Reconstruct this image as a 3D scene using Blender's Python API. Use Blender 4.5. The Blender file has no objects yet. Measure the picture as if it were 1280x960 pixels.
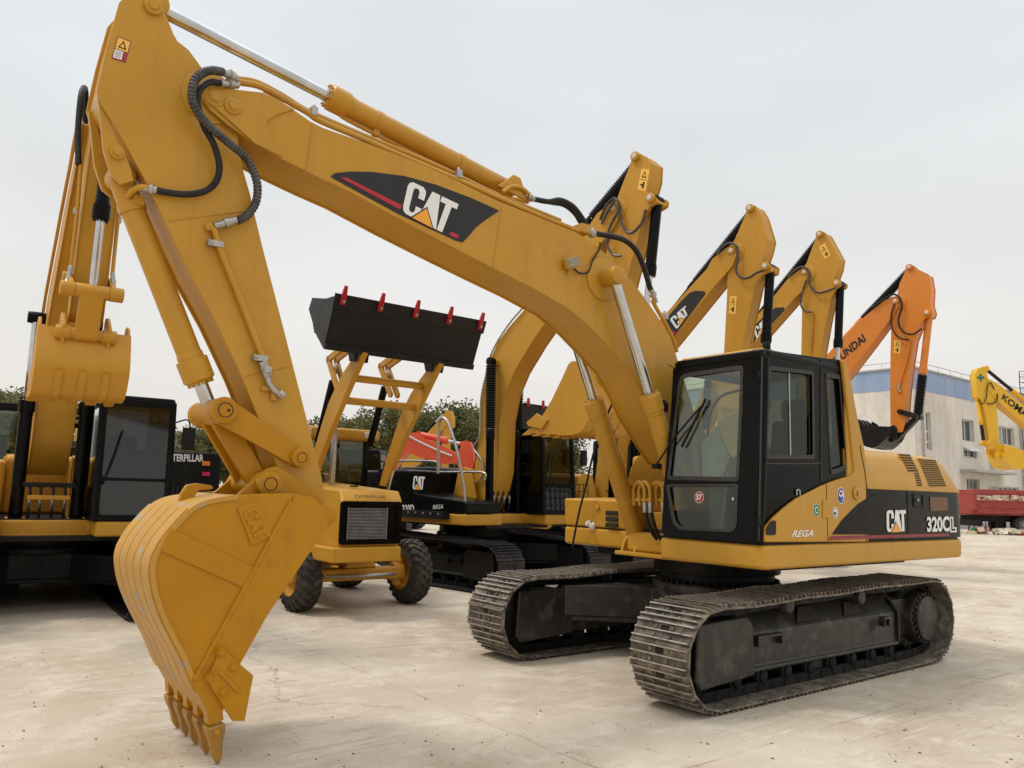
import bpy, math, random
from math import sin, cos, radians, pi, sqrt, atan2
from mathutils import Vector as V, Matrix
random.seed(7)
SC = bpy.context.scene
COL = SC.collection

# ---------------------------------------------------------------- camera
F_PX, PITCH, ROLL, CAM_H = 989.508, radians(7.695542), radians(1.525093), 1.6891
fw = V((0, cos(PITCH), sin(PITCH)))
r0 = V((1, 0, 0)); u0 = r0.cross(fw)
r2 = cos(ROLL)*r0 + sin(ROLL)*u0
u2 = -sin(ROLL)*r0 + cos(ROLL)*u0
EYE = V((0, 0, CAM_H))
cam = bpy.data.cameras.new('camera'); cam_o = bpy.data.objects.new('camera', cam); COL.objects.link(cam_o)
cam.sensor_fit = 'HORIZONTAL'; cam.sensor_width = 36; cam.lens = F_PX/1280*36
cam.clip_start = .1; cam.clip_end = 4000
mw = Matrix((r2, u2, -fw)).transposed().to_4x4(); mw.translation = EYE
cam_o.matrix_world = mw
SC.camera = cam_o

# ---------------------------------------------------------------- sky and sun
SUN_EL, SUN_AZ = radians(62), radians(-88)      # azimuth measured from +Y towards +X: sun up on the left, a little ahead
W = bpy.data.worlds.new('World'); SC.world = W; W.use_nodes = True
nt = W.node_tree; nt.nodes.clear()
def N(t, k, **kw):
    n = t.nodes.new(k)
    for a, b in kw.items(): setattr(n, a, b)
    return n
out = N(nt, 'ShaderNodeOutputWorld'); bg = N(nt, 'ShaderNodeBackground')
sky = N(nt, 'ShaderNodeTexSky'); sky.sky_type = 'NISHITA'; sky.sun_disc = False
sky.sun_elevation = SUN_EL; sky.sun_rotation = SUN_AZ; sky.dust_density = 4; sky.air_density = 1.5
tc = N(nt, 'ShaderNodeTexCoord')
sep = N(nt, 'ShaderNodeSeparateXYZ')
ramp = N(nt, 'ShaderNodeValToRGB')
ramp.color_ramp.elements[0].position = 0.0; ramp.color_ramp.elements[0].color = (8.9, 8.5, 7.9, 1)
ramp.color_ramp.elements[1].position = .88; ramp.color_ramp.elements[1].color = (17.5, 18.2, 18.8, 1)
e = ramp.color_ramp.elements.new(.16); e.color = (8.8, 8.55, 8.2, 1)
e = ramp.color_ramp.elements.new(.36); e.color = (8.15, 8.3, 8.35, 1)
e = ramp.color_ramp.elements.new(.64); e.color = (8.9, 9.15, 9.3, 1)
mp = N(nt, 'ShaderNodeMapping'); mp.inputs['Scale'].default_value = (1, 1, 2.6)
noi = N(nt, 'ShaderNodeTexNoise'); noi.inputs['Scale'].default_value = 1.7; noi.inputs['Detail'].default_value = 5; noi.inputs['Roughness'].default_value = .5
cr = N(nt, 'ShaderNodeMapRange'); cr.inputs[1].default_value = .3; cr.inputs[2].default_value = .7; cr.inputs[3].default_value = .90; cr.inputs[4].default_value = 1.07
mul = N(nt, 'ShaderNodeMix', data_type='RGBA', blend_type='MULTIPLY'); mul.inputs[0].default_value = 1
mix = N(nt, 'ShaderNodeMix', data_type='RGBA'); mix.inputs[0].default_value = .93
L = nt.links.new
L(tc.outputs['Generated'], sep.inputs[0]); L(sep.outputs['Z'], ramp.inputs[0])
L(tc.outputs['Generated'], mp.inputs[0]); L(mp.outputs[0], noi.inputs['Vector']); L(noi.outputs[0], cr.inputs[0])
L(ramp.outputs[0], mul.inputs[6]); L(cr.outputs[0], mul.inputs[7])
L(sky.outputs[0], mix.inputs[6]); L(mul.outputs[2], mix.inputs[7]); L(mix.outputs[2], bg.inputs[0])
bg.inputs[1].default_value = .098
L(bg.outputs[0], out.inputs[0])

sun = bpy.data.lights.new('sun', 'SUN'); sun.energy = 1.5; sun.angle = radians(10); sun.color = (1, .95, .88)
sun_o = bpy.data.objects.new('sun', sun); COL.objects.link(sun_o)
sd = V((cos(SUN_EL)*sin(SUN_AZ), cos(SUN_EL)*cos(SUN_AZ), sin(SUN_EL)))
sun_o.rotation_euler = sd.to_track_quat('Z', 'Y').to_euler()
SC.view_settings.view_transform = 'Standard'; SC.view_settings.look = 'None'
SC.view_settings.exposure = 0; SC.view_settings.gamma = 1
SC.render.engine = 'CYCLES'
SC.cycles.max_bounces = 8; SC.cycles.transparent_max_bounces = 12

# ---------------------------------------------------------------- pixel -> world helpers (photograph measured at 1280 x 960)
def ray(x, y): return fw + r2*((x-640)/F_PX) + u2*((480-y)/F_PX)
def ground(x, y, z=0.0):
    d = ray(x, y); return EYE + d*((z-CAM_H)/d.z)
def at_depth(x, y, D):
    d = ray(x, y); return EYE + d*(D/d.y)
class Frame:
    def __init__(s, x, y, deg):
        s.o = V((x, y, 0)); s.a = radians(deg); s.R = Matrix.Rotation(-s.a, 3, 'Z')
    def plane(s, px, P0, n):
        e = s.R @ (EYE - s.o); d = s.R @ ray(*px); P0 = V(P0); n = V(n)
        return e + d*((P0-e).dot(n)/d.dot(n))
    def y(s, px, Y): return s.plane(px, (0, Y, 0), (0, 1, 0))
    def x(s, px, X): return s.plane(px, (X, 0, 0), (1, 0, 0))
    def z(s, px, Z): return s.plane(px, (0, 0, Z), (0, 0, 1))
    def ys(s, pts, Y): return [s.y(p, Y) for p in pts]

# ---------------------------------------------------------------- materials
def mat(name):
    m = bpy.data.materials.new(name); m.use_nodes = True
    return m, m.node_tree, m.node_tree.nodes['Principled BSDF']
def solid(name, c, rough=.5, metal=0, coat=0, emis=None):
    m, t, b = mat(name); b.inputs['Base Color'].default_value = (*c, 1)
    b.inputs['Roughness'].default_value = rough; b.inputs['Metallic'].default_value = metal
    b.inputs['Coat Weight'].default_value = coat; b.inputs['Coat Roughness'].default_value = .12
    if emis: b.inputs['Emission Color'].default_value = (*emis, 1); b.inputs['Emission Strength'].default_value = 1
    return m
def varied(name, c1, c2, scale=2.5, rough=(.35, .55), metal=0, coat=0, bump=0, bscale=60, c3=None, dscale=9, dpos=(.62, .72), stretch=(1, 1, 1), spec=.5, runs=None, chips=None):
    """two close tones mottled by noise, optional third tone (dirt, wear) in patches, rough and bump noise"""
    m, t, b = mat(name); l = t.links.new
    tc = N(t, 'ShaderNodeTexCoord'); mp = N(t, 'ShaderNodeMapping'); mp.inputs['Scale'].default_value = stretch
    l(tc.outputs['Object'], mp.inputs[0])
    n1 = N(t, 'ShaderNodeTexNoise'); n1.inputs['Scale'].default_value = scale; n1.inputs['Detail'].default_value = 6; n1.inputs['Roughness'].default_value = .6
    l(mp.outputs[0], n1.inputs['Vector'])
    r = N(t, 'ShaderNodeValToRGB'); r.color_ramp.elements[0].position = .34; r.color_ramp.elements[1].position = .66
    r.color_ramp.elements[0].color = (*c1, 1); r.color_ramp.elements[1].color = (*c2, 1)
    l(n1.outputs[0], r.inputs[0]); col = r.outputs[0]
    if c3:
        n2 = N(t, 'ShaderNodeTexNoise'); n2.inputs['Scale'].default_value = dscale; n2.inputs['Detail'].default_value = 9; n2.inputs['Roughness'].default_value = .68
        l(mp.outputs[0], n2.inputs['Vector'])
        mr = N(t, 'ShaderNodeMapRange'); mr.inputs[1].default_value = dpos[0]; mr.inputs[2].default_value = dpos[1]
        l(n2.outputs[0], mr.inputs[0])
        mx = N(t, 'ShaderNodeMix', data_type='RGBA'); l(mr.outputs[0], mx.inputs[0]); l(col, mx.inputs[6]); mx.inputs[7].default_value = (*c3, 1)
        col = mx.outputs[2]
    for kind, cc in (('r', runs), ('c', chips)):
        if not cc: continue
        q = N(t, 'ShaderNodeMapping'); q.inputs['Scale'].default_value = (9, 9, .7) if kind == 'r' else (1, 1, 1); l(tc.outputs['Object'], q.inputs[0])
        n5 = N(t, 'ShaderNodeTexNoise'); n5.inputs['Scale'].default_value = 1.0 if kind == 'r' else 23; n5.inputs['Detail'].default_value = 8; n5.inputs['Roughness'].default_value = .6 if kind == 'r' else .75; l(q.outputs[0], n5.inputs['Vector'])
        mr = N(t, 'ShaderNodeMapRange'); mr.inputs[1].default_value = .54 if kind == 'r' else .675; mr.inputs[2].default_value = .72 if kind == 'r' else .70; mr.inputs[4].default_value = cc[3]; l(n5.outputs[0], mr.inputs[0])
        mx = N(t, 'ShaderNodeMix', data_type='RGBA'); l(mr.outputs[0], mx.inputs[0]); l(col, mx.inputs[6]); mx.inputs[7].default_value = (*cc[:3], 1); col = mx.outputs[2]
    l(col, b.inputs['Base Color'])
    n3 = N(t, 'ShaderNodeTexNoise'); n3.inputs['Scale'].default_value = scale*3; n3.inputs['Detail'].default_value = 5
    l(mp.outputs[0], n3.inputs['Vector'])
    rr = N(t, 'ShaderNodeMapRange'); rr.inputs[1].default_value = .3; rr.inputs[2].default_value = .7; rr.inputs[3].default_value = rough[0]; rr.inputs[4].default_value = rough[1]
    l(n3.outputs[0], rr.inputs[0]); l(rr.outputs[0], b.inputs['Roughness'])
    b.inputs['Metallic'].default_value = metal; b.inputs['Coat Weight'].default_value = coat; b.inputs['Coat Roughness'].default_value = .15
    b.inputs['Specular IOR Level'].default_value = spec
    if bump:
        n4 = N(t, 'ShaderNodeTexNoise'); n4.inputs['Scale'].default_value = bscale; n4.inputs['Detail'].default_value = 4
        l(tc.outputs['Object'], n4.inputs['Vector'])
        bp = N(t, 'ShaderNodeBump'); bp.inputs['Strength'].default_value = bump; bp.inputs['Distance'].default_value = .01
        l(n4.outputs[0], bp.inputs['Height']); l(bp.outputs[0], b.inputs['Normal'])
    return m
def glass(name, tint, rough=.02, refl=1.0, f0=.045):
    m, t, b = mat(name); l = t.links.new; t.nodes.remove(b)
    o = t.nodes['Material Output']
    tr = N(t, 'ShaderNodeBsdfTransparent'); tr.inputs[0].default_value = (*tint, 1)
    gl = N(t, 'ShaderNodeBsdfGlossy'); gl.inputs['Roughness'].default_value = rough; gl.inputs[0].default_value = (.8*refl, .84*refl, .82*refl, 1)
    fr = N(t, 'ShaderNodeLayerWeight'); fr.inputs[0].default_value = .5
    pw = N(t, 'ShaderNodeMath', operation='POWER'); pw.inputs[1].default_value = 4.5
    ad = N(t, 'ShaderNodeMath', operation='ADD'); ad.inputs[1].default_value = f0
    mx = N(t, 'ShaderNodeMixShader'); l(fr.outputs['Facing'], pw.inputs[0]); l(pw.outputs[0], ad.inputs[0]); l(ad.outputs[0], mx.inputs[0]); l(tr.outputs[0], mx.inputs[1]); l(gl.outputs[0], mx.inputs[2]); l(mx.outputs[0], o.inputs[0])
    return m
M = dict(
    yellow=varied('yellow_paint', (.485, .245, .024), (.54, .280, .032), 1.6, (.28, .44), spec=.22, coat=.15, c3=(.42, .21, .04), dscale=3.2, dpos=(.55, .75), bump=.05, bscale=60, runs=(.34, .17, .04, .3), chips=(.24, .14, .05, .6)),
    yellow_bucket=varied('bucket_paint', (.43, .190, .004), (.48, .218, .006), 2.2, (.30, .46), spec=.2, coat=.12, c3=(.35, .155, .015), dscale=4, dpos=(.55, .7), bump=.07, bscale=50, runs=(.30, .13, .03, .3), chips=(.20, .13, .07, .9)),
    yellow_b=varied('yellow_paint_background', (.49, .242, .022), (.55, .278, .03), 1.2, (.4, .55), spec=.3, c3=(.46, .24, .06), dscale=3, dpos=(.62, .75), bump=.04, bscale=60, runs=(.34, .18, .04, .3)),
    wear=varied('worn_paint', (.47, .24, .025), (.53, .275, .035), 2.0, (.4, .6), c3=(.33, .31, .29), dscale=6, dpos=(.57, .63), bump=.2, bscale=50, runs=(.36, .19, .06, .35), chips=(.22, .17, .12, .9)),
    orange=varied('orange_paint', (.62, .19, .012), (.70, .22, .016), 1.2, (.35, .5), coat=.2),
    red_o=varied('red_orange_paint', (.62, .06, .012), (.72, .085, .02), 1.2, (.35, .5), coat=.2),
    lemon=varied('lemon_paint', (.72, .40, .008), (.78, .44, .012), 1.2, (.35, .5), coat=.2),
    black=varied('black_paint', (.0035, .0035, .0035), (.006, .006, .006), 3, (.16, .32), spec=.11),
    black_m=varied('black_matt', (.006, .006, .006), (.012, .0115, .011), 3, (.45, .65), spec=.2, c3=(.045, .038, .03), dscale=5, dpos=(.6, .8)),
    frame=varied('dusty_black_frame', (.011, .010, .009), (.022, .020, .017), 3, (.34, .54), c3=(.10, .082, .062), dscale=5, dpos=(.52, .74), runs=(.06, .05, .038, .5), chips=(.2, .17, .13, .6), bump=.15, bscale=40),
    shoe=varied('track_steel', (.07, .060, .050), (.16, .138, .115), 7, (.4, .65), metal=.35, c3=(.36, .295, .21), dscale=11, dpos=(.44, .68), bump=.4, bscale=55),
    edge=varied('polished_edge', (.40, .36, .30), (.60, .56, .50), 12, (.25, .45), metal=.7, c3=(.15, .11, .075), dscale=15, dpos=(.54, .66)),
    shoe_b=varied('track_steel_black', (.018, .017, .018), (.045, .040, .042), 6, (.4, .6), metal=.4, bump=.2),
    chrome=varied('chrome_rod', (.62, .62, .62), (.5, .5, .5), 5, (.08, .2), metal=1),
    steel=varied('zinc_fitting', (.36, .34, .31), (.5, .48, .44), 30, (.3, .5), metal=.85),
    rubber=varied('rubber', (.008, .0075, .007), (.016, .015, .013), 8, (.45, .65), bump=.1, spec=.35),
    tyre=varied('tyre_rubber', (.018, .016, .014), (.045, .036, .028), 5, (.65, .85), c3=(.11, .085, .06), dscale=8, dpos=(.52, .75), bump=.3, bscale=40),
    hose=varied('hose_spring', (.03, .028, .026), (.09, .085, .08), 20, (.35, .5), metal=.3),
    seat=varied('seat_cloth', (.10, .10, .10), (.16, .16, .155), 20, (.8, .9)),
    wrap=varied('plastic_wrap', (.30, .32, .30), (.45, .47, .44), 6, (.2, .4)),
    grey=varied('grey_plastic', (.20, .20, .195), (.28, .28, .27), 8, (.5, .7)),
    white=solid('white_lettering', (.78, .77, .74), .45),
    decal=varied('dark_decal', (.020, .020, .021), (.026, .026, .027), 4, (.35, .5), spec=.3),
    red=solid('red_stripe', (.24, .008, .018), .4), red_b=solid('red_decal_stripe', (.45, .010, .03), .4), logo=solid('logo_orange', (.83, .36, .02), .4),
    cream=solid('warning_sticker', (.86, .50, .07), .5), pale=solid('sticker_pale', (.60, .55, .52), .5), maroon=solid('sticker_maroon', (.30, .02, .05), .5),
    blue=solid('sticker_blue', (.03, .06, .30), .45), green=solid('sticker_green', (.01, .17, .09), .45), grey_s=solid('sticker_grey', (.28, .33, .45), .45),
    hole=solid('dark_opening', (.02, .012, .006), .8),
    tooth=varied('worn_tooth', (.40, .19, .015), (.34, .17, .03), 6, (.4, .6), c3=(.17, .12, .07), dscale=9, dpos=(.54, .68), bump=.3, bscale=40), redtooth=solid('red_tooth', (.36, .008, .014), .35), lamp_o=solid('orange_reflector', (.9, .2, .04), .3), lamp_r=solid('red_reflector', (.65, .02, .12), .3),
    bucket_black=varied('black_bucket_paint', (.008, .008, .009), (.014, .014, .015), 2, (.38, .5), spec=.3),
    glass=glass('cab_glass', (.82, .86, .80), refl=.9), glass_dk=glass('cab_glass_dark', (.34, .38, .35), refl=.8), glass_d=glass('door_glass_dark', (.16, .17, .165), refl=.45), glass_f=glass('windscreen_glass', (.80, .84, .78), f0=.085), seal=varied('rubber_seal', (.022, .021, .020), (.032, .03, .028), 20, (.5, .7)), glass_g=glass('cab_glass_grey', (.12, .13, .13), rough=.06, refl=1.5),
    truckred=varied('truck_red', (.28, .035, .03), (.36, .055, .045), 2, (.5, .7), c3=(.30, .13, .10), dscale=3),
    rubble=varied('rubble', (.50, .40, .22), (.60, .55, .45), 5, (.8, .9), c3=(.12, .08, .06), dscale=2),
)

# ---------------------------------------------------------------- mesh collector
class MB:
    def __init__(s): s.v = []; s.f = []; s.m = []
    def face(s, idx, mi=0): s.f.append(idx); s.m.append(mi)
    def add(s, vs):
        b = len(s.v); s.v += [tuple(p) for p in vs]; return b
    def box(s, c, d, R=None, mi=0):
        c = V(c); x, y, z = d[0]/2, d[1]/2, d[2]/2
        P = [V((i*x, j*y, k*z)) for k in (-1, 1) for j in (-1, 1) for i in (-1, 1)]
        if R is not None: P = [R @ p for p in P]
        b = s.add([p+c for p in P])
        for q in ((0, 2, 3, 1), (4, 5, 7, 6), (0, 1, 5, 4), (2, 6, 7, 3), (0, 4, 6, 2), (1, 3, 7, 5)): s.face([b+i for i in q], mi)
        return s
    def bb(s, x0, x1, y0, y1, z0, z1, mi=0): return s.box(((x0+x1)/2, (y0+y1)/2, (z0+z1)/2), (abs(x1-x0), abs(y1-y0), abs(z1-z0)), None, mi)
    def slab(s, pts, vec, mi=0):
        pts = [V(p) for p in pts]; vec = V(vec); n = len(pts)
        nn = V((0, 0, 0))
        for i in range(n): nn += pts[i].cross(pts[(i+1) % n])
        if nn.dot(vec) > 0: pts = pts[::-1]
        b = s.add(pts); b2 = s.add([p+vec for p in pts])
        s.face([b+i for i in range(n)], mi); s.face([b2+n-1-i for i in range(n)], mi)
        for i in range(n):
            j = (i+1) % n; s.face([b+j, b+i, b2+i, b2+j], mi)
        return s
    def ring(s, outer, inner, vec, mi=0):
        outer = [V(p) for p in outer]; inner = [V(p) for p in inner]; vec = V(vec); n = len(outer)
        nn = V((0, 0, 0))
        for i in range(n): nn += outer[i].cross(outer[(i+1) % n])
        if nn.dot(vec) > 0: outer = outer[::-1]; inner = inner[::-1]
        a = s.add(outer); b = s.add(inner); c = s.add([p+vec for p in outer]); d = s.add([p+vec for p in inner])
        for i in range(n):
            j = (i+1) % n
            s.face([a+i, a+j, b+j, b+i], mi); s.face([c+j, c+i, d+i, d+j], mi)
            s.face([a+j, a+i, c+i, c+j], mi); s.face([b+i, b+j, d+j, d+i], mi)
        return s
    def xz(s, pts, y0, y1, mi=0): return s.slab([(p[0], y0, p[-1]) for p in pts], (0, y1-y0, 0), mi)
    def xy(s, pts, z0, z1, mi=0): return s.slab([(p[0], p[1], z0) for p in pts], (0, 0, z1-z0), mi)
    def lathe(s, p0, p1, prof, n=20, mi=0, cap=True):
        p0 = V(p0); p1 = V(p1); ax = p1-p0; Ln = ax.length
        q = ax.to_track_quat('Z', 'Y').to_matrix()
        rings = []
        for t, r in prof:
            c = p0+ax*t
            rings.append(s.add([c + q @ V((r*cos(2*pi*k/n), r*sin(2*pi*k/n), 0)) for k in range(n)]))
        for a, b in zip(rings, rings[1:]):
            for k in range(n):
                j = (k+1) % n; s.face([a+k, a+j, b+j, b+k], mi)
        if cap: s.face([rings[0]+n-1-k for k in range(n)], mi); s.face([rings[-1]+k for k in range(n)], mi)
        return s
    def cyl(s, p0, p1, r, n=20, mi=0, r1=None): return s.lathe(p0, p1, [(0, r), (1, r if r1 is None else r1)], n, mi)
    def cylb(s, p0, p1, r, b=.01, n=24, mi=0):
        Ln = (V(p1)-V(p0)).length; t = b/Ln
        return s.lathe(p0, p1, [(0, r-b), (t*.3, r-b*.3), (t, r), (1-t, r), (1-t*.3, r-b*.3), (1, r-b)], n, mi)
    def tube(s, pts, r, n=10, sub=8, mi=0, rib=0, step=.02):
        P = spline(pts, sub)
        if rib:
            Q = resample(P, step); P = Q
        a0 = None; T = []
        rings = []
        up = V((.13, .27, .95))
        for i, p in enumerate(P):
            t = (P[min(i+1, len(P)-1)]-P[max(i-1, 0)]).normalized()
            up = (up - t*up.dot(t)).normalized(); w = t.cross(up)
            rr = r*(1+rib*(1 if i % 2 else -1)) if rib else r
            rings.append(s.add([p + up*(rr*cos(2*pi*k/n)) + w*(rr*sin(2*pi*k/n)) for k in range(n)]))
        for a, b in zip(rings, rings[1:]):
            for k in range(n):
                j = (k+1) % n; s.face([a+k, b+k, b+j, a+j], mi)
        s.face([rings[0]+k for k in range(n)], mi); s.face([rings[-1]+n-1-k for k in range(n)], mi)
        return s
    def bellows(s, p0, p1, r0, r1, n=18, rings=22, mi=0):
        prof = [(0, r0)]
        for i in range(rings):
            prof += [((i+.3)/rings, r1), ((i+.55)/rings, r1), ((i+.85)/rings, r0)]
        prof += [(1, r0)]
        return s.lathe(p0, p1, prof, n, mi)
    def build(s, name, mats, parent=None, bevel=0, seg=2, angle=38):
        me = bpy.data.meshes.new(name); me.from_pydata(s.v, [], s.f)
        if not isinstance(mats, (list, tuple)): mats = [mats]
        for m in mats: me.materials.append(m)
        me.polygons.foreach_set('material_index', s.m)
        me.polygons.foreach_set('use_smooth', [True]*len(s.f))
        me.update()
        o = bpy.data.objects.new(name, me); COL.objects.link(o)
        if parent is not None: o.parent = parent
        if bevel:
            b = o.modifiers.new('bevel', 'BEVEL'); b.width = bevel; b.segments = seg; b.limit_method = 'ANGLE'; b.angle_limit = radians(28)
            w = o.modifiers.new('wn', 'WEIGHTED_NORMAL'); w.keep_sharp = False
        else: me.set_sharp_from_angle(angle=radians(angle))
        return o
def spline(pts, sub=8):
    P = [V(p) for p in pts]
    if len(P) < 3: return P
    Q = [P[0]*2-P[1]] + P + [P[-1]*2-P[-2]]; out = []
    for i in range(1, len(Q)-2):
        for k in range(sub):
            t = k/sub; a, b, c, d = Q[i-1:i+3]
            out.append(.5*((2*b)+(c-a)*t+(2*a-5*b+4*c-d)*t*t+(3*b-a-3*c+d)*t**3))
    out.append(P[-1]); return out
def resample(P, step):
    out = [P[0]]; acc = 0
    for a, b in zip(P, P[1:]):
        d = (b-a).length; pos = step-acc
        while pos <= d: out.append(a.lerp(b, pos/d)); pos += step
        acc = (acc+d) % step
    return out
def rnd(pts, r, n=4):
    """polygon of 3D points with its corners rounded; r one radius or a list"""
    pts = [V(p) for p in pts]; m = len(pts); out = []
    for i in range(m):
        rr = r[i] if isinstance(r, (list, tuple)) else r
        a, b, c = pts[i-1], pts[i], pts[(i+1) % m]
        u = (a-b); v = (c-b); d = min(rr, u.length*.45, v.length*.45)
        p0 = b+u.normalized()*d; p1 = b+v.normalized()*d
        for k in range(n+1):
            t = k/n; out.append((1-t)**2*p0+2*t*(1-t)*b+t*t*p1)
    return out
def empty(name, frame, label, cat, group=None):
    o = bpy.data.objects.new(name, None); COL.objects.link(o)
    o.empty_display_size = .5
    if frame is not None: o.location = frame.o; o.rotation_euler = (0, 0, frame.a)
    return tag(o, label, cat, group)
def tag(o, label, cat, group=None, kind=None):
    if label: o['label'] = label
    if cat: o['category'] = cat
    if group: o['group'] = group
    if kind: o['kind'] = kind
    return o
_tc = {}
def text_polys(s, bold=.0):
    key = (s, bold)
    if key in _tc: return _tc[key]
    cu = bpy.data.curves.new('lettering', 'FONT'); cu.body = s; cu.offset = bold; cu.resolution_u = 3
    o = bpy.data.objects.new('lettering', cu); COL.objects.link(o)
    bpy.context.view_layer.update()
    me = bpy.data.meshes.new_from_object(o.evaluated_get(bpy.context.evaluated_depsgraph_get()))
    vs = [v.co.copy() for v in me.vertices]; fs = [list(p.vertices) for p in me.polygons]
    bpy.data.objects.remove(o); bpy.data.curves.remove(cu); bpy.data.meshes.remove(me)
    x0 = min(v.x for v in vs); x1 = max(v.x for v in vs); y0 = min(v.y for v in vs); y1 = max(v.y for v in vs)
    r = ([((v.x-x0)/(x1-x0), (v.y-y0)/(y1-y0)) for v in vs], fs); _tc[key] = r
    return r
def bil(q, u, v):
    bl, br, tr, tl = [V(p) for p in q]; return bl*(1-u)*(1-v)+br*u*(1-v)+tr*u*v+tl*(1-u)*v
def text_on(mb, s, quad, off, bold=.02, mi=0, slant=0):
    uv, fs = text_polys(s, bold); off = V(off)
    b = mb.add([bil(quad, u+slant*(v-.5), v)+off for u, v in uv])
    for f in fs: mb.face([b+i for i in f], mi)
C_ = [(.08,0),(.02,.07),(0,.18),(0,.82),(.02,.93),(.08,1),(.28,1),(.34,.93),(.36,.82),(.36,.62),(.24,.62),(.24,.80),(.21,.87),(.15,.87),(.12,.80),(.12,.2),(.15,.13),(.21,.13),(.24,.2),(.24,.36),(.36,.36),(.36,.18),(.34,.07),(.28,0)]
A_ = [(.33,0),(.46,1),(.62,1),(.755,0),(.625,0),(.60,.2),(.48,.2),(.46,0)]
T_ = [(.655,1),(1,1),(1,.83),(.895,.83),(.895,0),(.77,0),(.77,.83),(.655,.83)]
def logo_on(root, quad, off, name='logo_lettering'):
    off = V(off); w = MB()
    for P in (C_, A_, T_): w.slab([bil(quad, u, v)+off for u, v in P], off*.4)
    k = MB(); k.slab([bil(quad, u, v)+off*1.6 for u, v in ((.18,-.05),(.72,-.05),(.45,.50))], off*.3)
    k.slab([bil(quad, u, v)+off*2.2 for u, v in ((.225,-.02),(.675,-.02),(.45,.44))], off*.3, 1)
    o = w.build(name, M['white'], root); k.build('logo_triangle', [M['decal'], M['logo']], root); return o
# ================================================================ shared excavator pieces (local frame: X forward, Y left, Z up)
TA, TR = 1.83, .42
def track_path():
    pts = []
    n = 14
    for i in range(n+1):                                  # front idler, bottom to top
        a = -pi/2 + pi*i/n; pts.append(V((TA+TR*cos(a), 0, TR+TR*sin(a))))
    for x, dz in ((1.3, -.012), (.95, .002), (.6, .018), (.3, .014), (0, .016), (-.35, .032), (-.7, .044), (-1.0, .038), (-1.4, .038)):
        pts.append(V((x, 0, 2*TR+dz)))
    R2 = TR+.015
    for i in range(n+1):
        a = pi/2 + pi*i/n; pts.append(V((-TA+R2*cos(a), 0, .455+R2*sin(a))))
    pts.append(V((-TA+.28, 0, .004)))
    P = pts+[pts[0]]
    return P
TP = track_path()
TLEN = sum((b-a).length for a, b in zip(TP, TP[1:])); NSH = 51; PITCHL = TLEN/NSH
def path_at(s):
    s %= TLEN
    for a, b in zip(TP, TP[1:]):
        d = (b-a).length
        if s <= d: return a.lerp(b, s/d)
        s -= d
    return TP[-1]
def shoes(y0, y1):
    mb = MB(); yc = (y0+y1)/2; rr = random.Random(3)
    for k in range(NSH):
        a = path_at(k*PITCHL); b = path_at((k+1)*PITCHL); t = (b-a).normalized(); nrm = V((t.z, 0, -t.x))
        c = (a+b)/2; Lk = (b-a).length; j = rr.uniform(-.004, .004)
        Rm = Matrix((t, V((0, 1, 0)), nrm)).transposed()
        mb.box(c-nrm*.034+V((0, yc, 0)), (Lk*.93, y1-y0, .016), Rm)
        mb.box(c-nrm*.034-t*Lk*.48+nrm*.006+V((0, yc, 0)), (Lk*.12, y1-y0, .012), Rm)
        for q, h in ((-.33, .026), (0.02, .024), (.37, .026)):
            e0 = c+t*Lk*q-nrm*(.026-h/2)
            mb.box(e0+V((0, yc+j, 0)), (.013, y1-y0-.012, h), Rm)
            mb.box(e0+nrm*h*.5+V((0, yc+j, 0)), (.011, y1-y0-.02, .004), Rm, 1)
        for sy in (-1, 1):                                # chain links and bolts
            mb.box(c-nrm*.082+V((0, yc+sy*.085, 0)), (Lk*1.04, .038, .085), Rm, 2)
            mb.cyl(a-nrm*.08+V((0, yc+sy*.11, 0)), a-nrm*.08+V((0, yc+sy*.065, 0)), .032, 8, 2)
            for q in (-.18, .2): mb.box(c+t*Lk*q-nrm*.018+V((0, yc+sy*.085, 0)), (.026, .026, .016), Rm)
        mb.cyl(a-nrm*.08+V((0, yc-.1, 0)), a-nrm*.08+V((0, yc+.1, 0)), .022, 8, 2)
        mb.box(c-nrm*.0245+t*Lk*.19+V((0, yc, 0)), (.042, .085, .004), Rm, 3)
    return mb
SHOE_MESH = {}
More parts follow.
